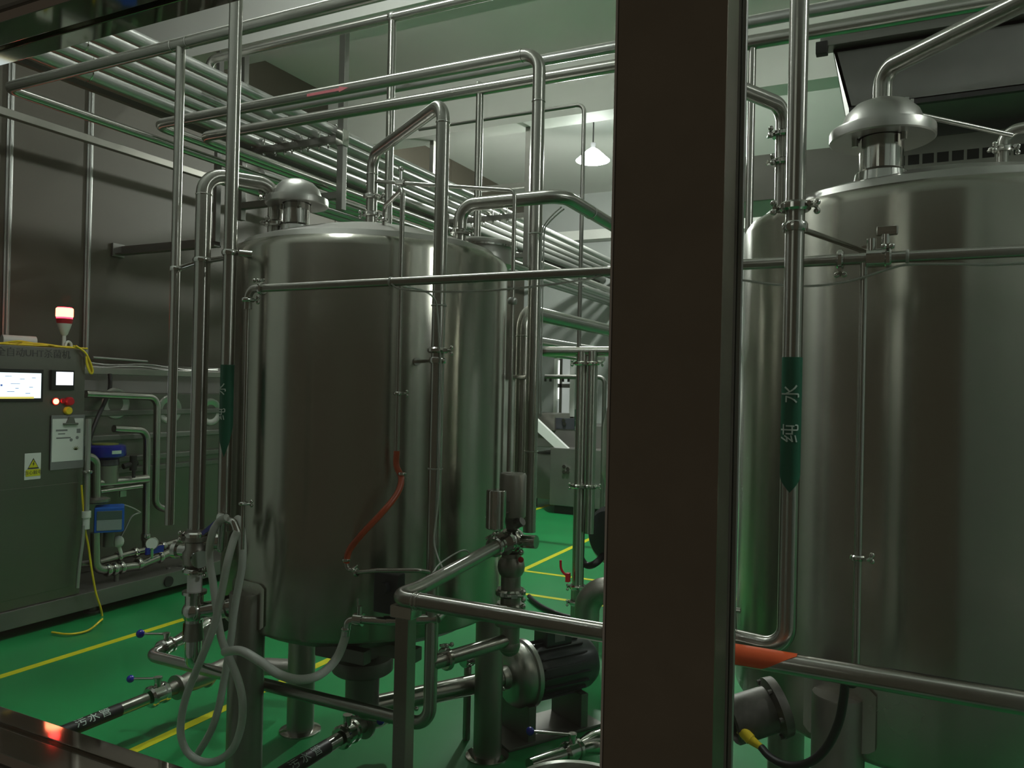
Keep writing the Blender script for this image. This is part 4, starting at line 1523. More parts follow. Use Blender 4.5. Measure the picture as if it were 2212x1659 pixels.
# warning sign
ws = plate('warning_sign', 53, 980, 87, 1034, M['paper'], t, .003)
a, b = front(60, 1009), front(82, 1009)
cy_, h_ = (a.y + b.y) / 2, abs(b.y - a.y) / 2
zc_ = front(70, 1011).z
bm = B()
add_prism(bm, [(CXF + .003, cy_ - h_ * 1.15, zc_ - .005), (CXF + .003, cy_ + h_ * 1.15, zc_ - .005), (CXF + .003, cy_, zc_ + h_ * 1.95)], (.0012, 0, 0))
tri = build('triangle', bm, M['ink'], ws)
bm = B()
add_prism(bm, [(CXF + .0035, cy_ - h_ * .92, zc_ + .0035), (CXF + .0035, cy_ + h_ * .92, zc_ + .0035), (CXF + .0035, cy_, zc_ + h_ * 1.63)], (.0014, 0, 0))
build('triangle_field', bm, M['yellow'], ws)
bm = B()
k = h_ * .011 / .0115
L = [(0.10, 1.25), (-.22, .62), (-.02, .62), (-.12, .18), (.22, .80), (.02, .80), (.22, 1.25)]
add_prism(bm, [(CXF + .004, cy_ + u * h_, zc_ + .004 + v * h_ * .95) for u, v in L], (.0018, 0, 0))
build('lightning_bolt', bm, M['ink'], ws)
a, b = front(55, 1015), front(86, 1027)
box('sign_band', (CXF + .003, a.y, b.z), (CXF + .0042, b.y, a.z), M['yellow'], ws)
letters('lettering', '当心触电', .026, (CXF + .0043, (a.y + b.y) / 2, (a.z + b.z) / 2), (0, 1, 0), (0, 0, 1), M['ink'], ws, .0004)
# clipboard holder with a sheet
cb = thing('clipboard', (CXF + .01, front(144, 1000).y, front(144, 1010).z), 'clear clipboard with a printed sheet hooked on the cabinet door', 'clipboard')
a, b = front(109, 897), front(179, 1010)
box('board', (CXF + .005, a.y, b.z), (CXF + .010, b.y, a.z), M['grey'], cb, .003)
a, b = front(111, 905), front(176, 993)
box('sheet', (CXF + .010, a.y, b.z), (CXF + .0115, b.y, a.z), M['paper'], cb)
a, b = front(133, 905), front(164, 917)
bm = B()
add_box(bm, (CXF + .011, a.y, b.z), (CXF + .026, b.y, b.z + .012), .003)
add_prism(bm, [(CXF + .011, a.y + .015, b.z), (CXF + .011, b.y - .015, b.z), (CXF + .011, b.y - .03, a.z + .012), (CXF + .011, a.y + .035, a.z + .012)], (.012, 0, 0))
build('clip', bm, M['dsheet'], cb)
bm = B()
for x0_, y0_, x1_, y1_ in ((118, 928, 143, 931), (123, 936, 138, 938), (119, 945, 150, 946.5)):
    a, b = front(x0_, y0_), front(x1_, y1_)
    add_box(bm, (CXF + .0115, a.y, b.z), (CXF + .0120, b.y, a.z))
a, b = front(163, 926), front(171, 935)
add_box(bm, (CXF + .0115, a.y, b.z), (CXF + .0120, b.y, a.z))
for x0_, y0_ in ((151, 950), (164, 945)):
    q = front(x0_, y0_)
    add_cyl(bm, (CXF + .0115, q.y, q.z), (CXF + .0120, q.y, q.z), .010, 12)
build('printing', bm, M['print'], cb)
bm = B()
q = front(161, 972)
for k in range(7):
    a_ = math.radians(20 + 140 * k / 6)
    add_prism(bm, [(CXF + .0115, q.y - .006, q.z), (CXF + .0115, q.y + .006, q.z), (CXF + .0115, q.y + .034 * math.cos(a_), q.z + .030 * math.sin(a_))], (.0005, 0, 0))
build('leaf_picture', bm, mat('printed_green', (.22, .24, .10), .7), cb)
# beacon
q = pt(138, 742, X=-4.62)
t = thing('warning_beacon', (q.x, q.y, cz1), 'lit red warning beacon on a pale tapered stem above the cabinet', 'beacon')
zb0, zb1, zb2, zb3 = cz1, pt(138, 722, X=-4.62).z, pt(138, 692, X=-4.62).z, pt(138, 664, X=-4.62).z
bm = B()
add_lathe(bm, (q.x, q.y, 0), (0, 0, 1), [(0, cz1), (.03, cz1), (.012, cz1 + .012), (.011, zb1 - .01), (.02, zb1), (.034, zb1 + .04), (.042, zb2 - .02), (0, zb2 - .02)], 28)
build('stem', bm, M['white'], t)
bm = B()
add_lathe(bm, (q.x, q.y, zb2 - .02), (0, 0, 1), [(0, 0), (.042, 0), (.047, .02), (.047, .03), (0, .03)], 28)
build('collar', bm, M['redp'], t)
bm = B()
add_lathe(bm, (q.x, q.y, zb2 + .01), (0, 0, 1), [(0, 0), (.045, 0), (.047, zb3 - zb2 - .02), (.040, zb3 - zb2 - .01), (0, zb3 - zb2 - .01)], 28)
dm = build('dome', bm, M['redglow'], t)
bm = B()
add_lathe(bm, (q.x, q.y, zb2 + .02), (0, 0, 1), [(.0455, 0), (.0485, .005), (.0485, .05), (.0455, .055)], 28)
build('lit_band', bm, M['hotglow'], dm)
ld = bpy.data.lights.new('beacon_light', 'POINT')
ld.energy = 0.35
ld.color = (1.0, 0.03, 0.03)
ld.shadow_soft_size = .03
lo = bpy.data.objects.new('beacon_light', ld)
COL.objects.link(lo)
lo.parent = t
lo.location = (0.0, 0, zb3 + .05 - cz1)
# white roll and yellow cable heap on the cabinet
q = pt(45, 743, X=-4.66)
t = tag(cyl('white_tube', (-4.68, pt(8, 745, X=-4.66).y, cz1 + .032), (-4.64, pt(72, 742, X=-4.66).y, cz1 + .032), .032, M['white'], None, 20), 'white plastic tube lying on top of the control cabinet', 'tube')
bm = B()
XX = -4.58
for k in range(7):
    pts = []
    for j in range(9):
        px = -40 + (150 + 6 * k - (-40)) * j / 8
        arch = math.sin(PI * j / 8)
        py = 749 + px * .035 - (12 - 1.3 * k) * arch + random.uniform(-2, 2)
        if k > 3:
            py -= 1.5 * math.sin(j * 1.7 + k)
        v_ = pt(px, py, X=XX)
        pts.append((XX + random.uniform(-.03, .03), v_.y, max(v_.z, cz1 + .007)))
    add_tube(bm, smooth(pts, 5), .0055, 10)
for k in range(2):
    pts = [tuple(pt(x, y, X=-4.50 + .015 * k)) for x, y in ((158 + 6 * k, 747), (176, 755), (186, 764), (192 + k * 2, 780), (197 + 3 * k, 797), (200, 805), (197 - 2 * k, 806), (190 - 2 * k, 790), (186, 770))]
    add_tube(bm, smooth(pts, 6), .0055, 10)
tag(build('yellow_cable', bm, M['yelp'], None), 'heap of yellow cable lying on the cabinet and dangling over its corner', 'cable')
bm = B()
lift = smooth([tuple(pt(x, y, X=-4.60)) for x, y in ((141, 750), (143, 741), (148, 738), (153, 742), (154, 750))], 6)
add_tube(bm, lift, .008, 10)
tag(build('eye_bolt', bm, M['white'], None), 'pale lifting eye on the cabinet roof beside the beacon', 'eye bolt')
bm = B()
pts = [tuple(pt(x, y, X=-4.47)) for x, y in ((176, 1048), (178, 1075), (182, 1120), (184, 1145), (191, 1180), (198, 1230), (207, 1280), (217, 1312), (221, 1335))]
q1, q2, q3, q4 = pt(216, 1352, Z=.012), pt(190, 1362, Z=.012), pt(150, 1370, Z=.012), pt(112, 1366, Z=.012)
add_tube(bm, smooth(pts + [tuple(q1 + Vector((0, 0, .03))), tuple(q2), tuple(q3), tuple(q4)], 6), .0062, 10)
tag(build('yellow_cable', bm, M['yelp'], None), 'single thin yellow cable hanging from the conduit to the floor', 'cable')
# conduit at the cabinet's corner
q = pt(182, 900, X=-4.46)
t = thing('conduit', (-4.46, q.y + .03, .4), 'thin grey conduit with fittings up the corner of the control cabinet', 'conduit')
yq = q.y + .03
bm = B()
add_cyl(bm, (-4.46, yq, pt(180, 1108, X=-4.46).z), (-4.46, yq, pt(182, 905, X=-4.46).z), .016, 14)
build('tube', bm, M['rack'], t)
z_ = pt(182, 1020, X=-4.46).z
ring('pipe_clip', (-4.46, yq, z_), (0, 0, 1), .016, .014, .02, FT, t)
z_ = pt(180, 1112, X=-4.46).z
bm = B()
add_cyl(bm, (-4.46, yq, z_ - .02), (-4.46, yq, z_ + .02), .026, 16)
add_cyl(bm, (-4.46, yq, z_ - .09), (-4.46, yq, z_ - .02), .020, 16)
build('gland', bm, M['white'], t)
bm = B()
add_tube(bm, smooth([tuple(pt(x, y, X=-4.46)) for x, y in ((181, 1135), (178, 1170), (174, 1200), (170, 1235), (167, 1270))], 6), .011, 12)
build('flexible_tube', bm, M['rack'], t)

# ribbed stainless back casing of the steriliser
t = thing('steriliser_casing', (-5.1, 4.5, .166), 'long ribbed stainless casing behind the steriliser pipes, left of the tank', 'casing')
bt = pt(300, 850, X=-4.98).z
box('body', (-5.22, cy1 + .05, .166), (-4.98, 6.1, bt), M['cab'], t, .006)
for py in (888, 935, 978, 1000):
    z_ = pt(430, py, X=-4.98).z
    box('rib', (-4.985, cy1 + .05, z_ - .02), (-4.955, 6.1, z_ + .02), M['dsheet'], t, .008)
bm = B()
for px, py in ((250, 872), (366, 885), (455, 890)):
    q = pt(px, py, X=-4.98)
    add_lathe(bm, (-4.985, q.y, q.z), (1, 0, 0), [(.115, 0), (.105, .014), (.09, .016), (.07, .006), (.03, .002), (0, .002)], 32)
build('pressed_boss', bm, M['dome'], t)
# tray and cables on the wall
zt0 = pt(300, 812, X=-5.2).z
t = thing('cable_ledge', (-5.25, 4.6, zt0 - .1), 'steel ledge along the left wall with loose cables on it', 'ledge')
box('ledge', (-5.27, cy1 - .4, zt0 + .004), (-5.13, 8.0, zt0 + .05), M['sheet'], t, .004)
bm = B()
for k, (a0, a1) in enumerate((((190, 783), (470, 800)), ((195, 790), (470, 803)))):
    pts = []
    for j in range(9):
        px, py = a0[0] + (a1[0] - a0[0]) * j / 8, a0[1] + (a1[1] - a0[1]) * j / 8
        pts.append(tuple(pt(px, py + 3 * math.sin(j * 1.3 + k), X=-5.18 + .02 * k)))
    add_tube(bm, smooth(pts, 5), .008, 8)
add_cyl(bm, pt(200, 772, X=-5.2), pt(318, 781, X=-5.2), .011, 10)
build('loose_cable', bm, M['rack'], t)
bm = B()
pts = [tuple(pt(x, y, X=xx)) for x, y, xx in ((237, 808, -5.12), (238, 825, -5.1), (236, 845, -5.0), (226, 870, -4.93), (214, 895, -4.9), (200, 930, -4.88), (193, 955, -4.88), (192, 985, -4.9))]
add_tube(bm, smooth(pts, 6), .014, 12)
tag(build('black_cable', bm, M['black'], None), 'thick black cable dropping from the ledge behind the cabinet', 'cable')


def lp(label, pix, r, rf=.06, m=None):
    """Steriliser pipe through pixels on given X planes."""
    return pipe(label, [tuple(pt(a, b, X=c)) for a, b, c in pix], r, rf=rf, m=m)


o = lp('tall steriliser pipe bending down near the white wall strip', [(185, 851, -4.86), (340, 858, -4.86), (336, 1092, -4.86), (372, 1105, -4.86)], .026, .075)
o = lp('lower steriliser pipe bending down in front of the ribbed casing', [(246, 926, -4.80), (318, 930, -4.80), (315, 1182, -4.80)], .026, .075)
ring('union_nut', pt(315, 1160, X=-4.80), (0, 0, 1), .026, .008, .05, FT, o)
o = lp('short bent steriliser pipe beside the cabinet corner, standing on a flange', [(178, 986, -4.66), (207, 990, -4.66), (207, 1082, -4.66)], .030, .08)
ring('flange', pt(207, 1080, X=-4.66), (0, 0, 1), .030, .055, .035, M['sheet'], o)
# blue positioner on a grey actuator
t = thing('diaphragm_valve', pt(228, 1085, X=-4.78), 'control valve with a round dark blue head behind the cabinet', 'valve')
q0, q1, q2, q3 = (pt(228, y, X=-4.78) for y in (960, 985, 1003, 1042))
x_, y_ = -4.78, q0.y
bm = B()
add_lathe(bm, (x_, y_, 0), (0, 0, 1), [(0, q1.z - .02), (.08, q1.z - .02), (.125, q1.z), (.13, q1.z + .01), (.125, q0.z - .01), (.11, q0.z), (0, q0.z)], 36)
hd = build('blue_head', bm, M['blue'], t)
bm = B()
add_lathe(bm, (x_, y_, 0), (0, 0, 1), [(0, q0.z - .002), (.08, q0.z - .002), (.08, q0.z + .006), (0, q0.z + .006)], 24)
build('head_cap', bm, mat('olive_cap', (.25, .28, .05), .5), hd)
n_ = Vector((1, -.45, 0)).normalized()
bm = B()
for k in range(6):
    pass
a_ = math.atan2(n_.y, n_.x) + .35
pts = []
bm = B()
cols = []
for k in range(7):
    aa = a_ + (k - 3) * .085
    c_, s_ = math.cos(aa), math.sin(aa)
    cols.append([bm.verts.new((x_ + c_ * rr_, y_ + s_ * rr_, z_)) for rr_, z_ in ((.126, q1.z + .022), (.132, q1.z + .022), (.132, q1.z + .044), (.126, q1.z + .044))])
for a, b in zip(cols, cols[1:]):
    for i in range(4):
        bm.faces.new((a[i], a[(i + 1) % 4], b[(i + 1) % 4], b[i]))
build('name_plate', bm, M['gtext'], hd)
bm = B()
add_lathe(bm, (x_, y_, 0), (0, 0, 1), [(0, q2.z - .02), (.07, q2.z - .02), (.09, q2.z), (.085, q1.z - .02), (0, q1.z - .02)], 32)
build('lower_bowl', bm, M['motor'], t)
bm = B()
add_cyl(bm, (x_, y_, q3.z), (x_, y_, q2.z), .085, 30)
add_cyl(bm, (x_, y_, q3.z - .03), (x_, y_, q3.z), .06, 24)
build('actuator', bm, M['sheet'], t)
bm = B()
add_cyl(bm, (x_ + .05, y_ + .10, q2.z - .02), (x_ + .06, y_ + .20, q2.z), .02, 12)
add_cyl(bm, (x_ + .06, y_ + .17, q2.z - .05), (x_ + .06, y_ + .17, q2.z + .05), .024, 12)
add_cyl(bm, (x_ + .08, y_ + .16, q2.z - .10), (x_ + .08, y_ + .16, q2.z - .05), .012, 10)
build('regulator', bm, M['dark'], t)
o = lp('level steriliser pipe at knee height above the blue flow meter', [(212, 1044, -4.74), (318, 1034, -4.74)], .030)
o2_ = lp('thin bright rail under the level steriliser pipe', [(216, 1062, -4.72), (306, 1050, -4.72)], .016)
box('bracket_plate', *(lambda a, b: ((-4.725, a.y, b.z), (-4.715, b.y, a.z)))(pt(259, 1056, X=-4.72), pt(272, 1072, X=-4.72)), M['dome'], o2_)
# blue flow meter
t = thing('flow_meter', pt(230, 1165, X=-4.60), 'bright blue square flow meter with a pale display behind the cabinet', 'meter')
a, b = pt(201, 1096, X=-4.62), pt(262, 1141, X=-4.62)
bm = B()
ly, lz = b.y - a.y, a.z - b.z
mt = Matrix.Translation(((-4.60), (a.y + b.y) / 2, (a.z + b.z) / 2)) @ Matrix.Rotation(math.radians(-38), 4, 'Z')
add_box(bm, (-.075, -ly * .42, -lz * .5), (.075, ly * .42, lz * .5), .012, mt)
build('housing', bm, M['cyan'], t)
bm = B()
add_box(bm, (.074, -ly * .34, -lz * .40), (.079, ly * .36, lz * .36), .004, mt)
fc = build('face_plate', bm, mat('meter_face', (.33, .38, .40), .3), t)
bm = B()
add_box(bm, (.078, -ly * .34, lz * .02), (.0805, ly * .36, lz * .35), .002, mt)
build('display', bm, mat('meter_display', (.10, .15, .14), .25), fc)
bm = B()
add_cyl(bm, ((-4.60), (a.y + b.y) / 2, b.z - .10), ((-4.60), (a.y + b.y) / 2, b.z + .01), .035, 16)
build('neck', bm, M['dsheet'], t)
# bottom line with unions
x0_ = -4.60
o = lp('elbowed steriliser pipe along the skid with several unions', [(206, 1150, x0_), (206, 1232, x0_), (300, 1222, x0_), (400, 1180, x0_)], .030, .07)
for px, py in ((232, 1231), (246, 1229), (262, 1226), (300, 1218), (345, 1203), (372, 1192)):
    ring('union_nut', pt(px, py, X=x0_), (0, 1, .05), .030, .014, .03, FT, o)
for px in (252, 364, 388):
    q = pt(px, 1225, X=x0_)
    cyl('stand', (x0_, q.y, .165), (x0_, q.y, q.z), .016, M['dsheet'], o, 12)
o = lp('upper skid pipe behind the unions, running to the manifold', [(172, 1218, -4.66), (215, 1214, -4.66), (270, 1199, -4.66), (340, 1183, -4.66), (395, 1166, -4.66)], .024, .04)
for px, py in ((256, 1203), (292, 1194), (318, 1189), (352, 1180)):
    ring('union_nut', pt(px, py, X=-4.66), (0, 1, .08), .024, .014, .03, FT, o)
# gauge and blue lever
q = pt(328, 1174, X=-4.55)
t = thing('pressure_gauge', q, 'small round pressure gauge on the skid pipes', 'gauge')
n_ = Vector((.85, -.5, .1)).normalized()
bm = B()
add_lathe(bm, q - n_ * .02, n_, [(0, 0), (.042, 0), (.044, .02), (.040, .026), (.037, .022), (0, .022)], 28)
build('case', bm, FT, t)
bm = B()
add_cyl(bm, q + n_ * .002, q + n_ * .0035, .037, 24)
build('dial', bm, M['paper'], t)
cyl('stem', q - Vector((0, 0, .10)), q - Vector((0, 0, .03)), .012, FT, t, 12)
a, b = pt(315, 1187, X=-4.56), pt(352, 1189, X=-4.56)
bm = B()
add_box(bm, (-4.57, a.y, b.z - .008), (-4.55, b.y, a.z + .008), .004)
tag(build('valve_lever', bm, M['ball'], None), 'dark blue lever lying below the pressure gauge', 'lever')
q = pt(293, 1190, X=-4.58)
bm = B()
hx = [pt(256, 1170, X=-4.58)]
add_sphere(bm, hx[0], .035, 14, (1, 1, 1.1))
add_cyl(bm, hx[0] - Vector((0, 0, .02)), pt(262, 1198, X=-4.58), .012, 12)
tag(build('float_sensor', bm, M['white'], None), 'pale knob shaped sensor standing on the skid pipe', 'sensor')
bm = B()
add_tube(bm, smooth([tuple(pt(x, y, X=-4.62)) for x, y in ((245, 1096), (262, 1090), (285, 1097), (303, 1107))], 5), .006, 8)
add_tube(bm, smooth([tuple(pt(x, y, X=-4.62)) for x, y in ((303, 1107), (285, 1115), (272, 1140), (261, 1160))], 5), .006, 8)
tag(build('sensor_cable', bm, M['rack'], None), 'thin grey cable from the flow meter to the sensor', 'cable')
# dark angle bar fixed to the wall, with brace
a = pt(257, 541, X=WLX + .05)
b = pt(470, 523, Y=a.y)
bm = B()
add_box(bm, (WLX + .03, a.y - .03, a.z - .035), (b.x, a.y + .03, a.z - .025))
add_box(bm, (WLX + .03, a.y + .022, a.z - .035), (b.x, a.y + .03, a.z + .035))
add_box(bm, (WLX + .03, a.y - .05, a.z - .05), (WLX + .05, a.y + .05, a.z + .05), .004)
bl = tag(build('wall_bracket', bm, M['dsheet'], None), 'dark angle bar reaching out from the grey wall panels towards the left tank', 'bracket')
bm = B()
add_box(bm, (b.x - .03, a.y - .02, a.z), (b.x, a.y + .02, CEIL), 0)
build('hanger_rod', bm, M['dsheet'], bl)

# ================================================================ FAR END SEEN BETWEEN TANK 1 AND THE POST
Yq = 4.5
a, b = pt(1172, 758, Y=Yq), pt(1318, 762, Y=Yq)
zq = a.z - .004
o = pipe('bright level pipe far behind, crossing right of the left tank', [(a.x, 5.6, zq), (a.x, Yq, zq), (1.5, Yq, zq)], .030, rf=.05)
fitA = pt(1255, 1000, Y=Yq)
oA = pipe(None, [(pt(1256, 900, Y=Yq).x, Yq, zq), (pt(1256, 900, Y=Yq).x, Yq, .26)], .036, m=M['steel'], name='branch', parent=o)
oB = pipe(None, [(pt(1281, 900, Y=Yq).x, Yq - .02, zq), (pt(1281, 900, Y=Yq).x, Yq - .02, .62)], .030, m=M['steel'], name='branch', parent=o)
for py in (785, 1050):
    clamp(o, (pt(1256, 900, Y=Yq).x, Yq, pt(1256, py, Y=Yq).z), (0, 0, 1), .0365, (-1, -.2, 0))
    clamp(o, (pt(1281, 900, Y=Yq).x, Yq - .02, pt(1281, py, Y=Yq).z), (0, 0, 1), .031, (1, -.4, 0))
for py in (1268, 1302):
    clamp(o, (pt(1256, 900, Y=Yq).x, Yq, pt(1250, py, Y=Yq).z), (0, 0, 1), .0365, (-1, -.2, 0))
ring('base_flange', (pt(1256, 900, Y=Yq).x, Yq, .02), (0, 0, 1), .02, .05, .03, M['sheet'], o)
cyl('base_stem', (pt(1256, 900, Y=Yq).x, Yq, 0), (pt(1256, 900, Y=Yq).x, Yq, .30), .03, M['sheet'], o)
# grey conduit pipe with a green label
Yc = 4.66
a = pt(1262, 226, Y=Yc)
xr = pt(1245, 700, Y=Yc).x
zr = pt(1255, 226, Y=Yc).z
o = pipe('thin grey pipe bending down beside the glowing lamp, with a small green label', [(-3.1, Yc, zr), (a.x, Yc, zr), (a.x, Yc, .25)], .0135, m=M['angle'], rf=.05)
lz0, lz1 = pt(1240, 937, Y=Yc).z, pt(1240, 884, Y=Yc).z
ol = [(s / 4 - 1, lz0 + .03 * abs(s / 4 - 1), lz1) for s in range(9)]
lb = wrap_band('label', (a.x, Yc, 0), (0, 0, 1), (.3, -1, 0), .017, 1.4, ol, M['glabel'], o)
for ch, py in (('管', 925), ('水', 908)):
    wrap_letters('lettering', ch, .030, (a.x, Yc, pt(1240, py, Y=Yc).z), (0, 0, 1), (.3, -1, 0), .0176, M['gtext'], lb)
ring('pipe_clip', (a.x, Yc, pt(1240, 1050, Y=Yc).z), (0, 0, 1), .0135, .02, .03, FT, o)
cyl('lower_end', (a.x, Yc, 0), (a.x, Yc, .26), .018, M['sheet'], o)
# big elbow and tank shoulder at the edge of the post
o = pipe('very thick elbow pipe standing by the post in the background', [(-1.50, 4.0, .0), (-1.50, 4.0, .42), (-1.18, 4.0, .42)], .070, rf=.13, m=M['sheet'])
bm = B()
q = pt(1322, 1158, Y=4.75)
add_lathe(bm, (q.x + .08, 5.0, q.z), (-.35, -.93, 0), [(0, 0), (.17, .0), (.19, .03), (.19, .26), (.16, .29), (0, .30)], 40)
add_box(bm, (q.x - .02, 4.75, 0), (q.x + .20, 5.1, q.z - .12), .01)
tag(build('motor_drum', bm, M['motor'], None), 'round dark blue-grey motor end peeping out beside the post', 'motor')
bm = B()
q = pt(1305, 1000, Y=5.9)
add_lathe(bm, (q.x + .30, 5.9, .60), (0, 0, 1), [(0, 0), (.15, .02), (.26, .10), (.30, .25), (.30, .62), (.26, .80), (.16, .90), (0, .94)], 48)
add_cyl(bm, (q.x + .30, 5.9, 0), (q.x + .30, 5.9, .66), .10, 20)
tag(build('small_vessel', bm, M['dome'], None), 'rounded steel vessel half hidden by the post in the background', 'tank')
bm = B()
pts = [tuple(pt(x, y, Y=4.62)) for x, y in ((1252, 1100), (1252, 1185), (1258, 1212), (1272, 1222), (1290, 1214))] + [tuple(pt(1306, 1196, Y=4.80))]
add_tube(bm, smooth(pts, 6), .022, 12)
tag(build('black_hose', bm, M['black'], None), 'black hose curving beside the dark motor behind the post', 'hose')
bm = B()
pts = [tuple(pt(x, y, Z=.02)) for x, y in ((1143, 1288), (1158, 1302), (1185, 1318), (1225, 1332), (1270, 1336))]
add_tube(bm, smooth(pts, 6), .016, 12)
tag(build('black_cable', bm, M['black'], None), 'black cable lying across the green floor behind the valve column', 'cable')
q = pt(1214, 1230, Y=4.45)
bm = B()
add_tube(bm, smooth([tuple(pt(x, y, Y=4.45)) for x, y in ((1211, 1210), (1212, 1228), (1220, 1240), (1232, 1246))], 5), .008, 8)
add_box(bm, (q.x + .03, 4.43, q.z - .07), (q.x + .055, 4.46, q.z - .015), .003, None)
tag(build('valve_lever', bm, M['redp'], None), 'small red lever on the pipe behind the valve column', 'lever')

# far machine
Ym = 8.6
a, b, c, d = pt(1165, 890, Y=Ym), pt(1188, 975, Y=Ym), pt(1250, 1062, Y=Ym), pt(1165, 1062, Y=Ym)
t = thing('filling_machine', (a.x + .4, Ym + .4, 0), 'green-grey machine with a slanted white edged panel at the far end', 'machine')
x0_, x1_ = pt(1188, 1000, Y=Ym).x, pt(1330, 1000, Y=Ym).x
zt_ = pt(1210, 968, Y=Ym).z
box('base_cabinet', (x0_, Ym, .10), (x1_, Ym + .9, zt_), M['dsheet'], t, .01)
box('plinth', (x0_ + .05, Ym + .05, 0), (x1_ - .05, Ym + .85, .10), M['dark'], t)
xl = pt(1120, 1000, Y=Ym).x
box('side_cabinet', (xl, Ym + .3, .12), (x0_, Ym + 1.0, pt(1175, 985, Y=Ym).z), M['dsheet'], t, .01)
for x in (xl + .05, x0_ - .05):
    cyl('foot', (x, Ym + .4, 0), (x, Ym + .4, .14), .03, M['dark'], t)
bm = B()
za_, zb_2 = pt(1168, 955, Y=Ym).z, zt_
add_prism(bm, [(xl, Ym + .02, pt(1165, 945, Y=Ym).z + .25), (x0_ + .05, Ym + .02, zt_), (x0_ + .22, Ym + .02, zt_), (xl + .05, Ym + .02, pt(1165, 945, Y=Ym).z + .36)], (0, .06, 0))
build('sloping_panel', bm, M['white'], t)
box('hood', (xl, Ym + .25, zt_ - .02), (x1_, Ym + .9, pt(1200, 918, Y=Ym).z), M['dsheet'], t, .01)
q0_, q1_ = pt(1168, 893, Y=Ym + .2), pt(1198, 922, Y=Ym + .2)
box('upper_box', (q0_.x - .2, Ym + .2, q1_.z - .05), (q1_.x, Ym + .7, q0_.z), M['sheet'], t, .01)
q0_, q1_ = pt(1198, 902, Y=Ym + .3), pt(1236, 924, Y=Ym + .3)
box('dark_window', (q0_.x, Ym + .24, q1_.z - .02), (q1_.x + .3, Ym + .32, q0_.z), M['motor'], t, .004)
bm = B()
for px, py in ((1217, 908), (1219, 916), (1218, 1008), (1226, 1013), (1218, 1020), (1226, 1020)):
    q = pt(px, py, Y=Ym - .02 if py > 950 else Ym + .22)
    add_cyl(bm, q, q + Vector((0, .06, 0)), .022, 12)
build('handle', bm, FT, t)
# dark spray bar crossing in front of the far window
Yp = 7.2
a, b = pt(1150, 813, Y=Yp), pt(1306, 834, Y=Yp)
o = pipe('dark thin pipe with hooks crossing in front of the far window', [(-3.2, Yp, a.z), (b.x, Yp, a.z), (b.x, Yp, 0)], .022, m=M['dsheet'], rf=.06)
for px in (1178, 1189, 1216, 1228):
    q = pt(px, 826, Y=Yp)
    cyl('hook', (q.x, Yp, a.z - .05), (q.x, Yp, a.z + .01), .012, M['dark'], o, 10)
# ================================================================ RIGHT: TOP OF TANK 2 AND THE HOOD
# pipe out of the breather cap
cx_, cy_ = -0.046, 2.075
k_ = .118 / .11
ztop = dome_z(T2, (cx_, cy_)) + .075 * k_ + .096
pe = pt(1915, 150, Y=cy_)
p2 = pt(2212, 48, Y=1.82)
dirn = Vector((p2.x - cx_, p2.y - cy_, 0))
end = Vector((cx_, cy_, pe.z)) + dirn * 2.6
o17 = pipe('shiny vent pipe rising from the cap of the right tank and bending aside', [(cx_, cy_, ztop - .006), (cx_, cy_, pe.z), tuple(end)], .0215, rf=.075)
weld(o17, (cx_, cy_, pe.z - .075), (0, 0, 1), .0215)
cyl('hanger_rod', tuple(Vector((cx_, cy_, pe.z)) + dirn * 2.3 + Vector((0, 0, .02))), tuple(Vector((cx_, cy_, CEIL)) + dirn * 2.3), .008, M['dsheet'], o17, 10)
# wing handle on the cap
bm = B()
q = pt(1970, 232, Y=2.06)
add_box(bm, (q.x - .004, 2.055, q.z - .02), (q.x + .004, 2.065, q.z + .02), .002, None)
add_box(bm, (q.x - .016, 2.055, q.z + .008), (q.x - .006, 2.065, q.z + .026), .002, None)
add_cyl(bm, (q.x - .02, 2.06, q.z - .022), (q.x + .012, 2.06, q.z - .018), .008, 10)
build('wing_nut', bm, FT, cap2)
# thin spray line to the right nozzle
a = pt(1975, 246, Y=2.07)
b = pt(2185, 292, Y=2.20)
pipe('thin bright rod from the cap of the right tank towards its right nozzle', [tuple(a), tuple(b)], .006)
i20 = pt(2166, 358, Y=2.28)
zi_ = dome_z(T2, i20[:2]) - .01
e20 = pt(2170, 285, Y=2.28)
o = pipe('small bent nozzle pipe with a clamp on the right of the right tank', [(i20.x, i20.y, zi_), (i20.x, i20.y, e20.z), (i20.x + .5, i20.y - .15, e20.z + .02)], .014, rf=.035)
clamp(o, (i20.x, i20.y, pt(2170, 322, Y=2.28).z), (0, 0, 1), .0145, (-1, -.3, 0))
clamp(o, (i20.x, i20.y, pt(2170, 322, Y=2.28).z), (0, 0, 1), .0148, (1, -.3, 0))
# inlet on the left, coming from behind the post
i19 = (-.275, 2.09)
z19 = pt(1680, 232, Y=2.09).z
bdir = Vector((-.444, -.896, 0))
o19 = pipe('clamped pipe from behind the post bending down into the left of the right tank', [(i19[0], i19[1], dome_z(T2, i19) - .01), (i19[0], i19[1], z19), (i19[0] + bdir.x * .30, i19[1] + bdir.y * .30, z19), (i19[0] + bdir.x * .30, i19[1] + bdir.y * .30, .9)], .0190, rf=.045)
for py, s in ((292, (-1, -.3, 0)), (352, (-1, -.5, 0))):
    clamp(o19, (i19[0], i19[1], pt(1680, py, Y=2.09).z), (0, 0, 1), .0195, s)
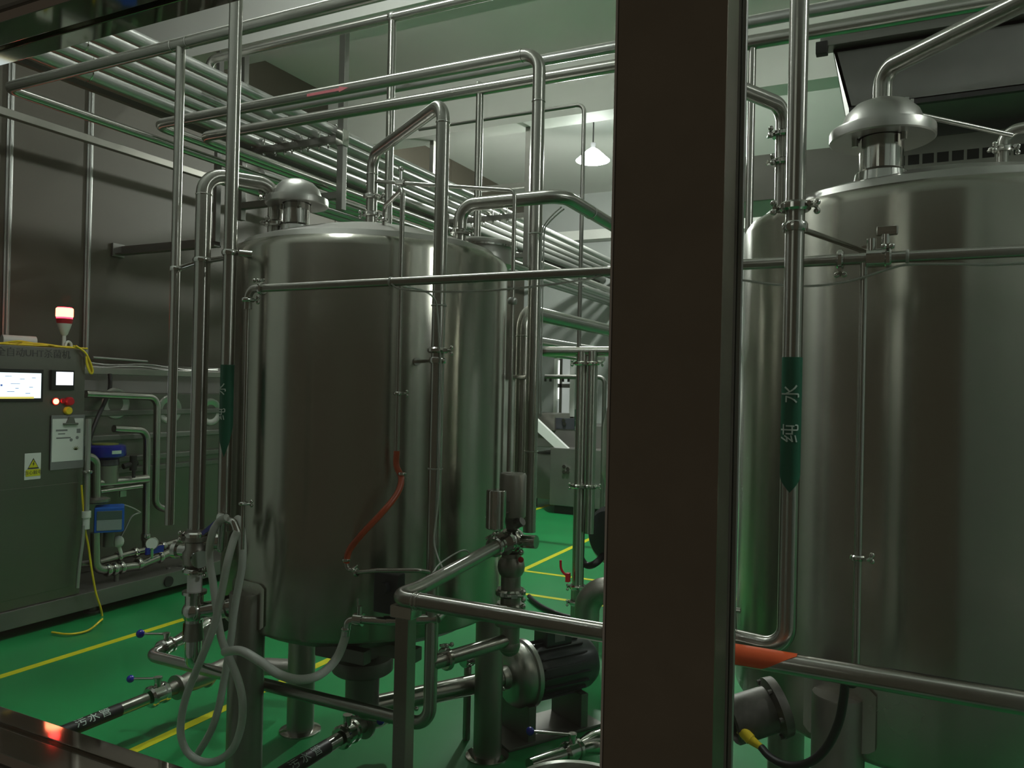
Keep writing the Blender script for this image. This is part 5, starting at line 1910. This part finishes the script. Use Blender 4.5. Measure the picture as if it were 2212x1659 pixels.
# extraction hood
Yh0, Yh1 = 3.40, 4.6
tl, bl_, = pt(1800, 108, Y=Yh0), pt(1834, 236, Y=Yh0)
t = thing('extraction_hood', (1.0, 4.0, bl_.z), 'big dark sheet metal extraction hood above and behind the right tank', 'hood')
bm = B()
add_prism(bm, [(tl.x, Yh0, tl.z), (bl_.x, Yh0, bl_.z), (3.0, Yh0, bl_.z), (3.0, Yh0, tl.z)], (0, .012, 0))
add_prism(bm, [(tl.x, Yh0, tl.z), (bl_.x, Yh0, bl_.z), (bl_.x, Yh1, bl_.z), (tl.x, Yh1, tl.z)], (.012, 0, .0))
add_box(bm, (bl_.x, Yh0, bl_.z), (3.0, Yh1, bl_.z + .012))
add_box(bm, (tl.x, Yh1 - .012, bl_.z), (3.0, Yh1, tl.z))
add_box(bm, (tl.x, Yh0, tl.z - .012), (3.0, Yh1, tl.z))
build('canopy', bm, M['dsheet'], t)
fl = pt(1772, 92, Y=Yh0 - .03)
box('flange', (fl.x, Yh0 - .05, tl.z), (3.0, Yh0 + .03, tl.z + .05), M['angle'], t, .004)
box('corner_clip', (fl.x - .015, Yh0 - .06, tl.z - .03), (fl.x + .03, Yh0 - .02, tl.z + .02), M['dark'], t, .003)
lowb = pt(2212, 182, Y=Yh0)
box('lower_lip', (bl_.x, Yh0 - .004, bl_.z - .012), (3.0, Yh0 + .02, bl_.z + .006), M['dark'], t)
for x in (.2, 2.6):
    cyl('hanger_rod', (x, 3.6, tl.z + .04), (x, 3.6, CEIL), .010, M['dark'], t, 10)
    cyl('hanger_rod', (x, 4.5, tl.z + .04), (x, 4.5, CEIL), .010, M['dark'], t, 10)
# slotted duct below it
Ys = 3.74
a, b = pt(1925, 352, Y=Ys), pt(2120, 325, Y=Ys)
t = thing('slotted_duct', (1.2, 4.3, a.z), 'long grey duct with a row of dark slots under the hood', 'duct')
zc_ = pt(2010, 342, Y=Ys).z
box('body', (a.x - 1.0, Ys, zc_ - .12), (3.0, Ys + .35, zc_ + .095), M['sheet'], t, .006)
for k in range(26):
    x = a.x + .01 + k * .055
    box('slot', (x, Ys - .002, zc_ - .02), (x + .043, Ys + .004, zc_ + .022), M['dark'], t)
for x in (a.x - .7, 2.7):
    cyl('hanger_rod', (x, Ys + .2, zc_ + .09), (x, Ys + .2, bl_.z + .01), .010, M['dark'], t, 10)
# low right: agitator motor with a yellow cable gland and black cable
mx = pt(1630, 1545, Y=1.80)
t = thing('agitator_motor', mx, 'round dusty motor cover with a yellow gland low on the left of the right tank', 'motor')
n_ = Vector((-.82, -.50, -.28)).normalized()
q = Vector((mx.x + .03, 1.86, mx.z))
bm = B()
add_lathe(bm, q, n_, [(0, -.02), (.066, -.02), (.068, .0), (.052, .008), (.052, .10), (.047, .105), (.046, .04), (0, .035)], 36)
for k in range(6):
    x_, y_, d_ = frame(n_)
    a_ = 2 * PI * k / 6
    c_ = q + (x_ * math.cos(a_) + y_ * math.sin(a_)) * .060
    add_cyl(bm, c_, c_ + n_ * .010, .006, 8)
build('cover', bm, M['dusty'], t)
g0, g1, g2 = pt(1600, 1575, Y=1.78), pt(1622, 1598, Y=1.77), pt(1645, 1615, Y=1.76)
bm = B()
add_cyl(bm, q + n_ * .036, g0 + Vector((0, .01, .004)), .013, 16)
add_cyl(bm, g0, g1, .0125, 16)
add_cyl(bm, g1, g2, .0105, 16, .007)
build('cable_gland', bm, M['yelp'], t)
bm = B()
pts = [tuple(pt(x, y, Y=Y_)) for x, y, Y_ in ((1645, 1615, 1.76), (1662, 1634, 1.74), (1690, 1650, 1.72), (1725, 1654, 1.70), (1760, 1640, 1.68), (1790, 1608, 1.67), (1812, 1560, 1.65), (1822, 1510, 1.64), (1828, 1465, 1.63))]
pts += [(pts[-1][0] + .012, 1.610, .955), (pts[-1][0] + .05, 1.590, .990), (pts[-1][0] + .2, 1.582, .995), (pts[-1][0] + .6, 1.580, .995)]
add_tube(bm, smooth(pts, 6), .0085, 12)
tag(build('black_cable', bm, M['black'], None), 'thick black cable hanging in a loop below the orange banded pipe', 'cable')

# keep the mesh parts of every thing linked to the scene
bpy.context.view_layer.update()
